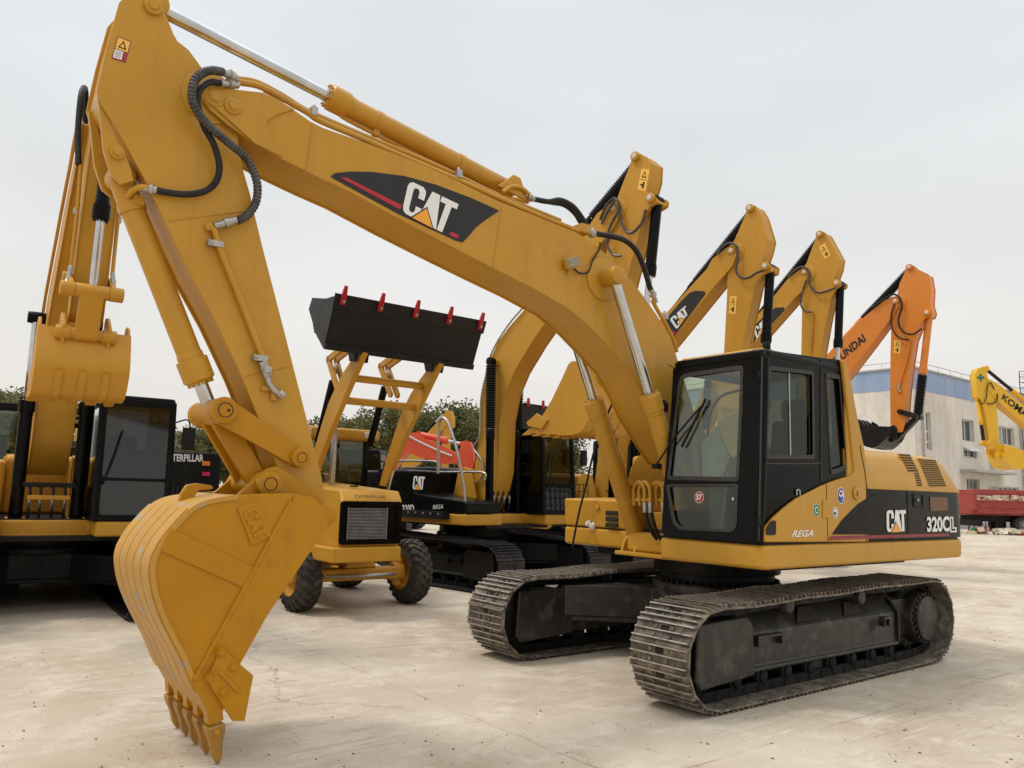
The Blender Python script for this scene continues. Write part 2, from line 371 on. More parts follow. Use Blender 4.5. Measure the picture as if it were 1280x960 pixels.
def make_track(root, side, yo=1.455, w=.6, bright=True, fine=True):
    yi = yo-w; y0, y1 = (yi, yo) if side > 0 else (-yo, -yi); yc = (y0+y1)/2
    key = (side, yo, bright)
    mats = [M['shoe'], M['edge'], M['black_m'], M['hole']] if bright else [M['shoe_b'], M['shoe_b'], M['black_m'], M['hole']]
    if key in SHOE_MESH:
        tr = bpy.data.objects.new('crawler_track', SHOE_MESH[key]); COL.objects.link(tr); tr.parent = root
    else:
        tr = shoes(y0, y1).build('crawler_track', mats, root); SHOE_MESH[key] = tr.data
    fm = M['frame'] if bright else M['black_m']
    s = side; A = lambda y: s*y                              # y given for the left side
    yO = yo-.17; yI = yo-w+.12
    m = MB()                                                 # box frame with sloping top
    for x0, x1 in ((-1.28, 1.25),):
        sec = [(yO, .22), (yO+.03, .225), (yO+.03, .255), (yO, .27), (yO, .54), (yO-.16, .725), (yI, .725), (yI, .22)]
        m.slab([(x0, A(y), z) for y, z in sec], (x1-x0, 0, 0))
    m.slab([(-1.28, A(yO+.034), .24), (-1.28, A(yO+.034), .56), (-1.28, A(yO-.12), .75), (-1.28, A(yI), .76), (-1.28, A(yI), .27)], (-.03, 0, 0))
    m.build('track_frame', fm, tr, bevel=.012)
    m = MB(); m.slab([(x, A(yO+.06), z) for x, z in ((1.22, .21), (1.25, .64), (1.33, .70), (1.96, .68), (1.99, .24), (1.93, .17))], (0, -s*.05, 0))
    m.bb(1.25, 1.93, min(A(yO+.05), A(yI+.05)), max(A(yO+.05), A(yI+.05)), .62, .66); m.slab([(x, A(yI-.05), z) for x, z in ((1.22, .21), (1.22, .64), (1.33, .70), (1.96, .68), (1.99, .24), (1.93, .17))], (0, s*.05, 0)); m.bb(1.22, 1.93, min(A(yI), A(yI+.06)), max(A(yI), A(yI+.06)), .6, .66)
    m.bb(1.22, 1.4, min(A(yO+.05), A(yI+.05)), max(A(yO+.05), A(yI+.05)), .25, .62)
    m.build('idler_guard', fm, tr, bevel=.02)
    m = MB(); m.cylb((TA, yc-.13, TR), (TA, yc+.13, TR), .29, .03, 32); m.cylb((TA, yc-.15, TR), (TA, yc+.15, TR), .12, .02)
    m.build('idler', M['black_m'], tr)
    if fine:
        for i in range(8):
            x = -1.18+i*.365; m = MB(); m.cylb((x, yc-.13, .165), (x, yc+.13, .165), .055, .015, 18); m.cylb((x, yc-.11, .165), (x, yc-.05, .165), .085, .02, 18); m.cylb((x, yc+.05, .165), (x, yc+.11, .165), .085, .02, 18)
            m.build('bottom_roller', M['black_m'], tr)
        for x in (-.62, .62):
            m = MB(); m.cylb((x, yc-.12, .735), (x, yc+.14, .735), .072, .015, 18); m.bb(x-.05, x+.05, yc-.2, yc-.13, .66, .75)
            m.build('carrier_roller', fm, tr)
        for x, wd, z in ((.98, .36, .50), (-1.02, .12, .50)):
            m = MB(); P = [(-wd/2, z-.07), (-wd/2, z+.022), (wd/2, z+.022), (wd/2, z-.07), (wd/2-.02, z-.07), (wd/2-.02, z), (-wd/2+.02, z), (-wd/2+.02, z-.07)]
            m.slab([(x+p[0], A(yO+.002), p[1]) for p in P], (0, s*.05, 0)); m.build('frame_step', fm, tr, bevel=.004)
        m = MB(); m.bb(-.87, -.77, min(A(yO), A(yO+.004)), max(A(yO), A(yO+.004)), .40, .5); m.build('frame_opening', M['hole'], tr)
        for x in (.35, -.45):                                # mud openings in the sloping top
            q = [(x-.22, A(yO-.02), .57), (x+.14, A(yO-.02), .57), (x+.0, A(yO-.10), .685), (x-.22, A(yO-.10), .685)]
            m = MB(); m.slab([V(p)+V((0, s*.004, .003)) for p in q], (0, s*.003, .002)); m.build('frame_opening', M['hole'], tr)
        m = MB(); m.slab([(x, A(yO-.06), z) for x, z in ((-.25, .29), (.22, .29), (.15, .07), (.1, .055), (-.13, .055), (-.18, .07))], (0, -s*.02, 0))
        m.build('chain_guide', fm, tr, bevel=.006)
    m = MB()                                                 # sprocket with teeth + final drive
    nt_ = 21; P = []
    for k in range(nt_*4):
        a = 2*pi*k/(nt_*4); rr = .345 if k % 4 in (1, 2) else .29; P.append((-TA+rr*cos(a), .455+rr*sin(a)))
    m.slab([(x, yc-.03, z) for x, z in P], (0, .06, 0)); m.build('sprocket', fm, tr)
    m = MB(); yO = yo-.10; m.cylb((-TA, A(yI-.02), .455), (-TA, A(yO-.03), .455), .27, .03, 36); m.cylb((-TA, A(yO-.04), .455), (-TA, A(yO+.015), .455), .235, .02, 36)
    for k in range(24):
        a = 2*pi*k/24; c = V((-TA+.252*cos(a), A(yO-.03), .455+.252*sin(a))); m.cyl(c, c+V((0, s*.022, 0)), .014, 6)
    m.bb(-1.6, -1.28, min(A(yI), A(yO-.12)), max(A(yI), A(yO-.12)), .3, .66)
    m.build('final_drive', fm, tr)
    return tr
def make_carbody(root, bright=True):
    fm = M['frame'] if bright else M['black_m']
    m = MB()
    plan = [(.62, .35), (1.35, .93), (1.35, 1.0), (.62, 1.0), (.3, .62), (-.3, .62), (-.7, 1.0), (-1.3, 1.0), (-1.3, .93), (-.62, .35)]
    full = plan+[(x, -y) for x, y in plan[::-1]]
    m.xy(full, .40, .72); m.xy([(x*.93, y) for x, y in full], .34, .40)
    m.cylb((0, 0, .7), (0, 0, .80), .68, .02, 48); m.build('carbody', fm, root, bevel=.015)
    m = MB(); m.cylb((0, 0, .80), (0, 0, .90), .60, .01, 48)
    for k in range(48):
        a = 2*pi*k/48; m.cyl((.63*cos(a), .63*sin(a), .80), (.63*cos(a), .63*sin(a), .835), .018, 6)
    m.cylb((0, 0, .90), (0, 0, 1.11), .66, .01, 48); m.build('slewing_ring', M['black_m'], root)

def cylinder(root, p0, p1, body, r, rr, mb='yellow', mr='chrome', boot=None, name='hydraulic_cylinder', pipe=None, head=1.18):
    """barrel from p0 over the length `body`, rod on to p1"""
    p0 = V(p0); p1 = V(p1); d = (p1-p0).normalized(); e = p0+d*body; L_ = body
    m = MB()
    side = d.cross(V((0, 1, 0))).normalized()
    m.cyl(p0+V((0, -r*.95, 0)), p0+V((0, r*.95, 0)), r*1.0, 24)
    h = .17/L_
    m.lathe(p0, e, [(0, r*.7), (.05/L_, r*.98), (1-h*1.25, r), (1-h*1.2, r*1.07), (1-h, r*1.08), (1-h*.97, r*head), (1-.02/L_, r*head), (1-.01/L_, r*1.1), (1, r*1.0)], 32)
    for k in range(12):
        a = 2*pi*k/12; q = d.to_track_quat('Z', 'Y').to_matrix(); c = e + q @ V((r*1.0*cos(a), r*1.0*sin(a), 0)); m.cyl(c-d*.03, c+d*.016, r*.11, 6)
    cy = m.build(name, M[mb], root, angle=32)
    m = MB()
    if boot:
        m.cyl(e, p1, rr, 20); m.build('rod', M[mr], cy)
        a = e + d*.02; b = p1 - d*.06
        k = MB(); k.bellows(a, b, r*.95, r*1.38, 18, max(12, int((b-a).length/.045))); k.build('rubber_boot', M['rubber'], cy)
    else:
        m.cyl(e-d*.05, p1, rr, 28); m.build('rod', M[mr], cy)
    m = MB(); m.cylb(p1+V((0, -r*.9, 0)), p1+V((0, r*.9, 0)), rr*1.75, .008, 24)
    m.build('rod_eye', M[mb] if not boot else M['black'], cy)
    if pipe:
        k = MB(); o = side*(r*1.35*pipe); o2 = side*(r*1.15*pipe)
        k.tube([p0+d*.18+o*.7, p0+d*.24+o, p0+d*(body*.5)+o, e-d*.2+o, e-d*.12+o2*.8], .016, 8, 5)
        for t in (.3, .75):
            c = p0+d*body*t; k.lathe(c-d*.025, c+d*.025, [(0, r*1.03), (0.01, r*1.06), (.99, r*1.06), (1, r*1.03)], 24); k.box(c+o*.9, (.05, .05, .05))
        k.build('cylinder_pipe', M[mb], cy)
    return cy

def beam(root, name, material, pts, y, w_in, t=.018, lip=.012, bevel=.006):
    """box-section arm: two side plates (outline pts, at +-y) and the plates closing it between them, slightly inset"""
    m = MB()
    m.xz(pts, y-t, y); m.xz(pts, -y, -y+t)
    c = V((sum(p[0] for p in pts)/len(pts), 0, sum(p[-1] for p in pts)/len(pts)))
    n = len(pts)
    P = [V((p[0], 0, p[-1])) for p in pts]
    area = sum(P[i].x*P[(i+1) % n].z-P[(i+1) % n].x*P[i].z for i in range(n)); sg = 1 if area > 0 else -1
    I = []
    for i in range(n):
        a, b, c_ = P[i-1], P[i], P[(i+1) % n]
        n1 = (b-a).normalized(); n2 = (c_-b).normalized()
        v = V((-(n1.z+n2.z), 0, n1.x+n2.x))*sg
        if v.length < 1e-6: v = V((-n1.z, 0, n1.x))*sg
        v = v.normalized(); k = max(.4, v.dot(V((-n1.z, 0, n1.x))*sg)); I.append(b+v*(lip/k))
    m.xz([(p.x, p.z) for p in I], -y+t*.9, y-t*.9)
    return m.build(name, material, root, bevel=bevel)
def boss(root, p, y0, y1, r, material, name='pin_boss', face=True, hole=False):
    m = MB(); m.cylb((p[0], y0, p[-1]), (p[0], y1, p[-1]), r, min(.012, r*.2), 32)
    s = 1 if y1 > y0 else -1
    if face:
        m.lathe((p[0], y1, p[-1]), (p[0], y1+s*.006, p[-1]), [(0, r*.62), (1, r*.62)], 28)
        m.lathe((p[0], y1+s*.006, p[-1]), (p[0], y1+s*.012, p[-1]), [(0, r*.5), (1, r*.48)], 28)
    return m.build(name, material, root, angle=32)
def sim(p, a, b, A, B):
    """similarity in XZ taking a->A, b->B"""
    d = complex(b[0]-a[0], b[-1]-a[-1]); D = complex(B[0]-A[0], B[-1]-A[-1]); k = D/d
    z = complex(p[0]-a[0], p[-1]-a[-1])*k+complex(A[0], A[-1]); return V((z.real, p[1] if len(p) > 2 else 0, z.imag))
# ================================================================ ground
def ground_mat():
    m, t, b = mat('concrete_yard'); l = t.links.new
    tc = N(t, 'ShaderNodeTexCoord')
    mp = N(t, 'ShaderNodeMapping'); mp.inputs['Rotation'].default_value = (0, 0, radians(-38)); l(tc.outputs['Object'], mp.inputs[0])
    def noise(sc, det=6, rough=.6, stretch=None, dist=0):
        n = N(t, 'ShaderNodeTexNoise'); n.inputs['Scale'].default_value = sc; n.inputs['Detail'].default_value = det; n.inputs['Roughness'].default_value = rough; n.inputs['Distortion'].default_value = dist
        if stretch:
            q = N(t, 'ShaderNodeMapping'); q.inputs['Scale'].default_value = stretch; l(mp.outputs[0], q.inputs[0]); l(q.outputs[0], n.inputs['Vector'])
        else: l(mp.outputs[0], n.inputs['Vector'])
        return n.outputs[0]
    def rng(x, a, b_, c=0, d=1):
        r = N(t, 'ShaderNodeMapRange'); l(x, r.inputs[0]); r.inputs[1].default_value = a; r.inputs[2].default_value = b_; r.inputs[3].default_value = c; r.inputs[4].default_value = d; return r.outputs[0]
    def mixc(f, a, c, mode='MIX'):
        x = N(t, 'ShaderNodeMix', data_type='RGBA', blend_type=mode)
        if isinstance(f, float): x.inputs[0].default_value = f
        else: l(f, x.inputs[0])
        for i, v in ((6, a), (7, c)):
            if isinstance(v, tuple): x.inputs[i].default_value = (*v, 1)
            else: l(v, x.inputs[i])
        return x.outputs[2]
    def mulf(a, c):
        x = N(t, 'ShaderNodeMath', operation='MULTIPLY'); l(a, x.inputs[0])
        if isinstance(c, float): x.inputs[1].default_value = c
        else: l(c, x.inputs[1])
        return x.outputs[0]
    col = mixc(rng(noise(.45, 12, .68), .38, .62), (.47, .385, .285), (.60, .52, .41))
    col = mixc(rng(noise(1.9, 13, .74, dist=.3), .50, .62, 0, .7), col, (.68, .60, .50))                 # pale scuffed cement
    col = mixc(rng(noise(1.1, 13, .76, (1, 1, 1), .4), .54, .66, 0, .6), col, (.40, .30, .205))             # brown dust
    st = rng(noise(6.5, 12, .78, (.14, 2.2, 1), .3), .53, .62, 0, .6)
    col = mixc(mulf(st, rng(noise(.6, 5, .6), .44, .58)), col, (.33, .26, .19))                          # drag marks along one way
    st2 = rng(noise(7.5, 12, .78, (.12, 2.0, 1), .25), .54, .62, 0, .7)
    col = mixc(mulf(st2, rng(noise(.55, 5, .6, (1.2, 1, 1)), .46, .58)), col, (.74, .67, .57))
    st3 = rng(noise(5.5, 12, .76, (2.4, .16, 1), .3), .57, .65, 0, .55)
    col = mixc(mulf(st3, rng(noise(.8, 4, .6, (1.1, 1.3, 1)), .52, .62)), col, (.25, .195, .14))
    col = mixc(rng(noise(28, 12, .8), .57, .64, 0, .5), col, (.28, .215, .15))
    col = mixc(rng(noise(11, 12, .82), .63, .67, 0, .8), col, (.15, .115, .085))
    col = mixc(rng(noise(90, 5, .7), .35, .75, 0, .25), col, (.20, .155, .115))
    vo = N(t, 'ShaderNodeTexVoronoi'); vo.feature = 'DISTANCE_TO_EDGE'; vo.inputs['Scale'].default_value = .28
    wn = N(t, 'ShaderNodeTexNoise'); wn.inputs['Scale'].default_value = 1.6; wn.inputs['Detail'].default_value = 10; wn.inputs['Roughness'].default_value = .7; l(mp.outputs[0], wn.inputs['Vector'])
    wa = N(t, 'ShaderNodeMix', data_type='RGBA', blend_type='LINEAR_LIGHT'); wa.inputs[0].default_value = .35; l(mp.outputs[0], wa.inputs[6]); l(wn.outputs[1], wa.inputs[7]); l(wa.outputs[2], vo.inputs['Vector'])
    cf = mulf(rng(vo.outputs[0], .0008, .0042, 1, 0), rng(noise(.5, 3, .5), .47, .56)); col = mixc(mulf(cf, .55), col, (.2, .15, .11))
    # cracks and joints
    nn = N(t, 'ShaderNodeTexNoise'); nn.inputs['Scale'].default_value = 1.3; nn.inputs['Detail'].default_value = 8; l(mp.outputs[0], nn.inputs['Vector'])
    ad = N(t, 'ShaderNodeMix', data_type='RGBA', blend_type='LINEAR_LIGHT'); ad.inputs[0].default_value = .035; l(mp.outputs[0], ad.inputs[6]); l(nn.outputs[1], ad.inputs[7])
    sp = N(t, 'ShaderNodeSeparateXYZ'); l(ad.outputs[2], sp.inputs[0])
    for ax, per, off in ((0, 5.1, 1.45), (1, 4.3, .9)):
        a1 = N(t, 'ShaderNodeMath', operation='ADD'); l(sp.outputs[ax], a1.inputs[0]); a1.inputs[1].default_value = off
        a2 = N(t, 'ShaderNodeMath', operation='PINGPONG'); l(a1.outputs[0], a2.inputs[0]); a2.inputs[1].default_value = per/2
        f = rng(a2.outputs[0], .002, .016, 1, 0)
        f = mulf(f, rng(noise(2.2, 4, .6), .42, .62, .0, .5)); col = mixc(f, col, (.15, .115, .085))
    l(col, b.inputs['Base Color'])
    l(rng(noise(2, 5), .3, .7, .72, .95), b.inputs['Roughness']); b.inputs['Specular IOR Level'].default_value = .15
    bp = N(t, 'ShaderNodeBump'); bp.inputs['Strength'].default_value = .6; bp.inputs['Distance'].default_value = .012
    l(noise(38, 9, .7), bp.inputs['Height']); l(bp.outputs[0], b.inputs['Normal'])
    return m
g = MB(); b_ = g.add([(-900, -60, 0), (900, -60, 0), (900, 1600, 0), (-900, 1600, 0)]); g.face([b_, b_+1, b_+2, b_+3])
tag(g.build('concrete_ground', ground_mat()), 'pale beige dusty concrete yard with scuff marks and fine cracks', 'ground', kind='structure')
# loose grit
gm = MB(); rr = random.Random(11)
for k in range(1500):
    if k < 1150: p = ground(rr.uniform(-60, 1340), rr.uniform(690, 990))
    else: p = V((rr.uniform(-12, 20), rr.uniform(2, 26), 0))
    r = rr.choice((.003, .003, .004, .005, .006, .007, .012))*rr.uniform(.7, 1.2)
    if p.y > 30: continue
    b = gm.add([(p.x+r*cos(a+rr.random())*rr.uniform(.7, 1.3), p.y+r*sin(a)*rr.uniform(.7, 1.3), .001) for a in (0, 1.3, 2.5, 3.8, 5.0)]+[(p.x, p.y, r*.8)])
    for i in range(5): gm.face([b+i, b+(i+1) % 5, b+5])
tag(gm.build('loose_grit', varied('grit', (.10, .075, .05), (.26, .2, .14), 3, (.8, .9))), 'small crumbs of dirt and grit scattered over the concrete yard', 'grit', kind='stuff')

# ================================================================ the near excavator
MF = Frame(2.2499, 8.6989, -142.298)
X_ = empty('excavator', MF, 'nearest and largest yellow excavator, bucket teeth on the concrete, dusty brown tracks', 'excavator', 'yellow excavators with model decals')
make_track(X_, 1); make_track(X_, -1); make_carbody(X_)
Y_, B_ = M['yellow'], M['black']
Yp = lambda pts, Y: MF.ys(pts, Y)

# ---- deck
YW = 1.57
def plan(yl, yr, inset=0, xf_l=1.40, xf_r=.80, n=8, xt=-2.86):
    P = []
    def arc(cx, cy, r, a0, a1):
        for i in range(n+1):
            a = radians(a0+(a1-a0)*i/n); P.append((cx+r*cos(a), cy+r*sin(a)))
    d = inset
    arc(-2.15, yl-.34, .34-d, 90, 155)
    for i in range(1, n):
        t = i/n; y = (yl-.25)*(1-t)+(-(yr)+.25)*t; P.append((-2.48-.36*(1-(2*t-1)**2)+d, y))
    arc(-2.15, -yr+.34, .34-d, 205, 270)
    return P
rear = plan(YW, YW)
m = MB(); m.xy([(1.40, YW), (-1.0, YW)]+rear+[(-1.0, -YW), (.80, -YW), (.80, -.42), (.95, -.42), (.95, .44), (1.40, .44)], 1.099, 1.30)
m.build('deck_skirt', Y_, X_, bevel=.035, seg=3)
m = MB(); m.xy([(1.37, YW-.03), (-1.0, YW-.03)]+[(x+.03, y*.985) for x, y in rear]+[(-1.0, -YW+.03), (.78, -YW+.03), (.78, .44), (1.37, .44)], 1.29, 1.318)
m.bb(-1.9, .7, -1.1, 1.1, 1.02, 1.10)
m.build('deck_floor', M['black_m'], X_)
# ---- engine house and counterweight
def plan_ring(inset, z): return [V((-.25, YW-inset, z))]+[V((x, y, z)) for x, y in plan(YW, YW, inset)] + [V((-.25, -YW+inset, z))]
def loft(mb, rings, mi=0, cap=True):
    bs = [mb.add(r) for r in rings]; n = len(rings[0])
    for a, b in zip(bs, bs[1:]):
        for k in range(n):
            j = (k+1) % n; mb.face([a+k, b+k, b+j, a+j], mi)
    if cap: mb.face([bs[-1]+n-1-k for k in range(n)], mi)
def plan_i(ins, z):
    P = plan(YW-ins, YW-ins); P = [(x*(1-ins*.30)+ins*.15, y) for x, y in P]
    return [V((-.26, YW-ins, z))]+[V((x, y, z)) for x, y in P]+[V((-.26, -YW+ins, z))]
m = MB(); loft(m, [plan_i(0, 1.318), plan_i(0, 1.62), plan_i(.004, 1.80)], cap=False); m.build('counterweight', B_, X_, angle=60)
m = MB(); loft(m, [plan_i(-.006, 1.80), plan_i(-.008, 1.815), plan_i(.028, 1.90), plan_i(.071, 2.0), plan_i(.115, 2.10), plan_i(.17, 2.16), plan_i(.27, 2.20), plan_i(.42, 2.22), plan_i(.6, 2.228)])
b = m.add([(-.26, YW, 1.318), (-.26, YW, 1.8), (-.26, YW-.06, 2.02), (-.26, YW-.22, 2.185), (-.26, -YW+.22, 2.185), (-.26, -YW+.06, 2.02), (-.26, -YW, 1.8), (-.26, -YW, 1.318)]); m.face([b+i for i in range(8)])
hood = m.build('engine_hood', Y_, X_, angle=50)
m = MB()                                                     # seams on the hood and black side
def seam(pts, Y, w=.006, off=.003):
    P = Yp(pts, Y)
    for a, b_ in zip(P, P[1:]):
        d = (b_-a); c = (a+b_)/2; q = d.to_track_quat('Z', 'Y').to_matrix(); m.box(c+V((0, off*.5, 0)), (w, .004, d.length), None if False else q)
seam([(1134, 613), (1135, 670)], YW); seam([(1192, 616), (1196, 668)], 1.45)
m.build('panel_seam', M['hole'], hood)
def patch(px, Y0, depth, name, material, parent, z0=None, bevel=0):
    m = MB(); m.slab(Yp(px, Y0), (0, depth, 0)); return m.build(name, material, parent, bevel=bevel)
# black arch panel with red stripe
patch([(1039.5, 668), (1052, 650), (1072, 630), (1083, 623), (1095, 618), (1112, 615), (1118, 614), (1118, 668)], YW-.001, .005, 'arch_panel', B_, X_)
m = MB(); m.slab([V(p) for p in Yp([(1036, 675), (1039, 670.3), (1186, 666.6), (1186, 670)], YW+.004)], (0, .004, 0)); m.build('red_stripe', M['red'], X_)
def P4(l, Y): return Yp(l, Y)
logo_on(X_, P4([(1108, 665), (1132.5, 664), (1131.5, 637.5), (1107.5, 638)], YW+.005), (0, .004, 0))
m = MB(); text_on(m, '320C', P4([(1158.5, 665), (1187, 664.5), (1186, 645), (1158, 646)], YW+.005), (0, .004, 0), .035); m.build('model_lettering', M['white'], X_)
m = MB(); q = P4([(1187.5, 665.5), (1195.5, 665.3), (1194.5, 646), (1187, 646)], YW+.006)
L_out = [(0, 0), (1, 0), (1, .32), (.55, .32), (.55, 1), (0, 1)]; L_in = [(.16, .10), (.85, .10), (.85, .22), (.40, .22), (.40, .92), (.16, .92)]
m.ring([bil(q, *p) for p in L_out], [bil(q, *p) for p in L_in], (0, .004, 0)); m.build('model_letter_outline', M['white'], X_)
# hood grilles on the shoulder
def shoulder(px): # point of the sloping shoulder plane under a pixel
    a = V((0, YW+.008, 1.815)); n = V((0, .285, .123)).normalized(); return MF.plane(px, a, n)
def grille(corners, nx, ny, name, skip=None):
    q = [shoulder(p) for p in corners]; nn = V((0, .285, .123)).normalized(); m = MB()
    m.slab([p-nn*.012 for p in q], nn*.014, 0)
    for i in range(nx):
        for j in range(ny):
            if skip and skip(i, j): continue
            u0_, u1_, v0, v1 = (i+.16)/nx, (i+.84)/nx, (j+.16)/ny, (j+.80)/ny
            m.slab([bil(q, a, b)+nn*.004 for a, b in ((u0_, v0), (u1_, v0), (u1_, v1), (u0_, v1))], nn*.0015, 1)
    return m.build(name, [M['yellow'], M['hole']], hood)
grille([(1135, 590), (1148, 590), (1137, 568), (1123, 567)], 7, 7, 'vent_grille')
grille([(1146, 608), (1153, 608), (1148, 590.5), (1142, 590.5)], 4, 6, 'vent_grille')
grille([(1161, 608.5), (1183, 608.5), (1169, 575), (1147, 573)], 10, 13, 'vent_grille')
patch([(1162, 621), (1184, 622), (1185, 638), (1163, 639)], YW+.001, .003, 'side_vent', varied('vent_brown', (.10, .045, .012), (.16, .07, .02), 90, (.4, .5)), X_)
m = MB(); q = P4([(1142, 634), (1154, 634), (1154, 618), (1141, 617)], YW+.002); m.ring(q, [bil(q, *p) for p in ((.08, .08), (.92, .08), (.92, .92), (.08, .92))], (0, .004, 0)); m.build('latch_panel', M['black_m'], X_)
m = MB(); c = MF.y((1147, 625), YW+.01); m.cylb(c, c+V((0, .012, 0)), .018); m.build('latch', M['steel'], X_)

# ---- cab
CY, CYi = 1.53, 1.48
N_side = (0, 1, 0)
def side_ring(outer, inner, ro, ri, name, material, parent, y=CY, th=-.05, bevel=.006):
    m = MB(); m.ring(rnd(Yp(outer, y), ro), rnd(Yp(inner, y), ri), (0, th, 0)); return m.build(name, material, parent, bevel=bevel)
cab = MB()
cab.bb(-.02, 1.36, .50, 1.50, 1.318, 1.36)
cab_o = cab.build('cab', M['black_m'], X_)
fp0 = V((1.415, 0, 1.318)); fp1 = V((1.285, 0, 2.95)); fn = V((fp1.z-fp0.z, 0, -(fp1.x-fp0.x))).normalized()
fx = lambda z: fp0.x+(fp1.x-fp0.x)*(z-fp0.z)/(fp1.z-fp0.z)
FP = lambda px: MF.plane(px, fp0, fn)
# side: door frame with window, lower glazing, rear window frame
side_ring([(951, 581), (956, 437), (1026, 447), (1026, 581)], [(955, 574), (959.5, 457), (1016.5, 464), (1018, 574)], [.01, .06, .01, .01], .035, 'door_frame', B_, cab_o)
side_ring([(1026, 605), (1026, 447), (1053, 450), (1065, 590)], [(1038, 594), (1031.5, 466), (1048.5, 468), (1058.5, 587)], [.01, .01, .03, .03], .03, 'rear_window_frame', B_, cab_o)
m = MB(); m.slab(Yp([(951.5, 677), (951, 581), (1026, 581), (1026, 605), (1023, 607), (992, 623), (975, 636), (963, 647), (952, 660)], CY), (0, -.05, 0)); m.build('lower_door', M['glass_d'], cab_o)
m = MB(); m.slab(Yp([(951.5, 661), (963, 648), (992, 624), (1023, 608), (1026, 606), (1026, 613), (992, 629), (966, 652), (953, 668), (951.5, 668)], CY-.06), (0, -.02, 0)); m.bb(.3, 1.36, CY-.09, CY-.06, 1.318, 1.8); m.build('door_lining', M['black_m'], cab_o)
m = MB(); m.slab(Yp([(953, 575), (957, 455), (1018, 462), (1019, 575)], CY-.022), (0, -.006, 0)); m.build('door_window', M['glass_dk'], cab_o)
m = MB(); a, b_ = Yp([(988, 574), (986, 461)], CY-.018); m.tube([a, b_], .008); m.build('window_divider', M['steel'], cab_o)
m = MB(); m.slab(Yp([(1037, 595), (1030, 465), (1052, 467), (1061, 589)], CY-.022), (0, -.006, 0)); m.build('rear_side_window', M['glass_dk'], cab_o)
# yellow body side below and behind the door
low = [(951.5, 677.5), (952, 660), (963, 647), (975, 636), (992, 623), (1023, 607.5), (1040, 600.5), (1057, 595.5), (1062, 592), (1063.5, 588), (1056, 520), (1048.5, 450), (1053, 452), (1060, 480), (1068, 525), (1075, 556), (1078, 575), (1082, 592), (1084, 610), (1084, 677)]
m = MB(); P = Yp(low, CY); m.slab([V((max(p.x, -.27), p.y, p.z)) for p in P], (0, .04, 0)); m.build('cab_side_panel', Y_, X_, bevel=.014, seg=3)
m = MB()                                                     # body behind the cab, a curved yellow column up to the roof
m.slab([(x, CY+.02, z) for x, z in ((.04, 1.33), (.04, 2.9), (.0, 2.9), (-.10, 2.6), (-.19, 2.3), (-.25, 2.2), (-.27, 1.33))], (0, -.16, 0)); m.bb(-.25, .02, .5, 1.38, 1.33, 1.98); m.bb(-.06, .02, .5, .62, 1.98, 2.9); m.build('rear_cab_wall', Y_, X_, bevel=.02, seg=3)
m = MB(); m.slab(rnd([V((.045, y, z)) for y, z in ((.60, 1.96), (1.40, 1.96), (1.40, 2.88), (.60, 2.88))], .05), (.004, 0, 0)); m.build('rear_window', M['glass'], cab_o)
# other side wall, with its window
m = MB(); m.ring([V(p) for p in ((.05, .5, 1.36), (fx(1.36)-.01, .5, 1.36), (fx(2.9)-.01, .5, 2.9), (.05, .5, 2.9))], [V(p) for p in ((.12, .5, 1.55), (fx(1.55)-.07, .5, 1.55), (fx(2.84)-.07, .5, 2.84), (.12, .5, 2.84))], (0, .05, 0)); m.build('cab_right_wall', B_, cab_o, bevel=.006)
m = MB(); m.slab([(.12, .52, 1.52), (fx(1.55)-.06, .52, 1.52), (fx(2.8)-.06, .52, 2.83), (.12, .52, 2.83)], (0, .006, 0)); m.build('right_window', M['glass'], cab_o)
# front frame: raked plane
fo = [FP(p) for p in ((829.5, 673), (849, 454), (938, 438), (950, 676))]
fi_u = [FP(p) for p in ((834.5, 600), (850, 468), (930, 456), (924, 602))]
fi_l = [FP(p) for p in ((833, 605.5), (923.5, 605), (921, 666), (842, 662))]
def at_front(y, z): return V((fx(z), y, z))
y0c, y1c = .475, 1.53
O4 = [at_front(y0c, 1.318), at_front(y0c, 2.93), at_front(y1c, 2.93), at_front(y1c, 1.318)]
mid = (fi_u[0].z+fi_l[0].z)/2
m = MB()
Iu = [fi_u[0], fi_u[1], fi_u[2], fi_u[3]]
m.ring(rnd([at_front(y0c, mid), at_front(y0c+.06, 2.93), at_front(y1c, 2.93), at_front(y1c, mid)], [.005, .16, .06, .005]), rnd(Iu, [.02, .09, .05, .02]), -fn*.035)
m.ring(rnd([at_front(y0c, 1.318), at_front(y0c, mid), at_front(y1c, mid), at_front(y1c, 1.318)], [.06, .005, .005, .02]), rnd([fi_l[3], fi_l[0], fi_l[1], fi_l[2]], [.12, .02, .02, .09]), -fn*.035)
m.build('windscreen_frame', B_, cab_o, bevel=.012, seg=3)
m = MB(); m.slab([p-fn*.010 for p in (fi_u[0]+V((0, -.02, -.01)), fi_u[1]+V((0, -.02, .02)), fi_u[2]+V((0, .02, .02)), fi_u[3]+V((0, .02, -.01)))], -fn*.006); m.build('windscreen', M['glass_f'], cab_o)
m = MB(); m.slab([p-fn*.010 for p in (at_front(y0c+.05, 1.34), at_front(y0c+.03, mid-.01), at_front(y1c-.05, mid-.01), at_front(y1c-.05, 1.34))], -fn*.006); m.build('lower_windscreen', M['glass'], cab_o)
m = MB(); m.tube([at_front(y1c-.022, 1.32)+V((-.03, .0, 0)), at_front(y1c-.022, 2.3)+V((-.03, .0, 0)), at_front(y1c-.03, 2.88)+V((-.035, 0, 0))], .045, 14); m.build('corner_post', B_, cab_o)
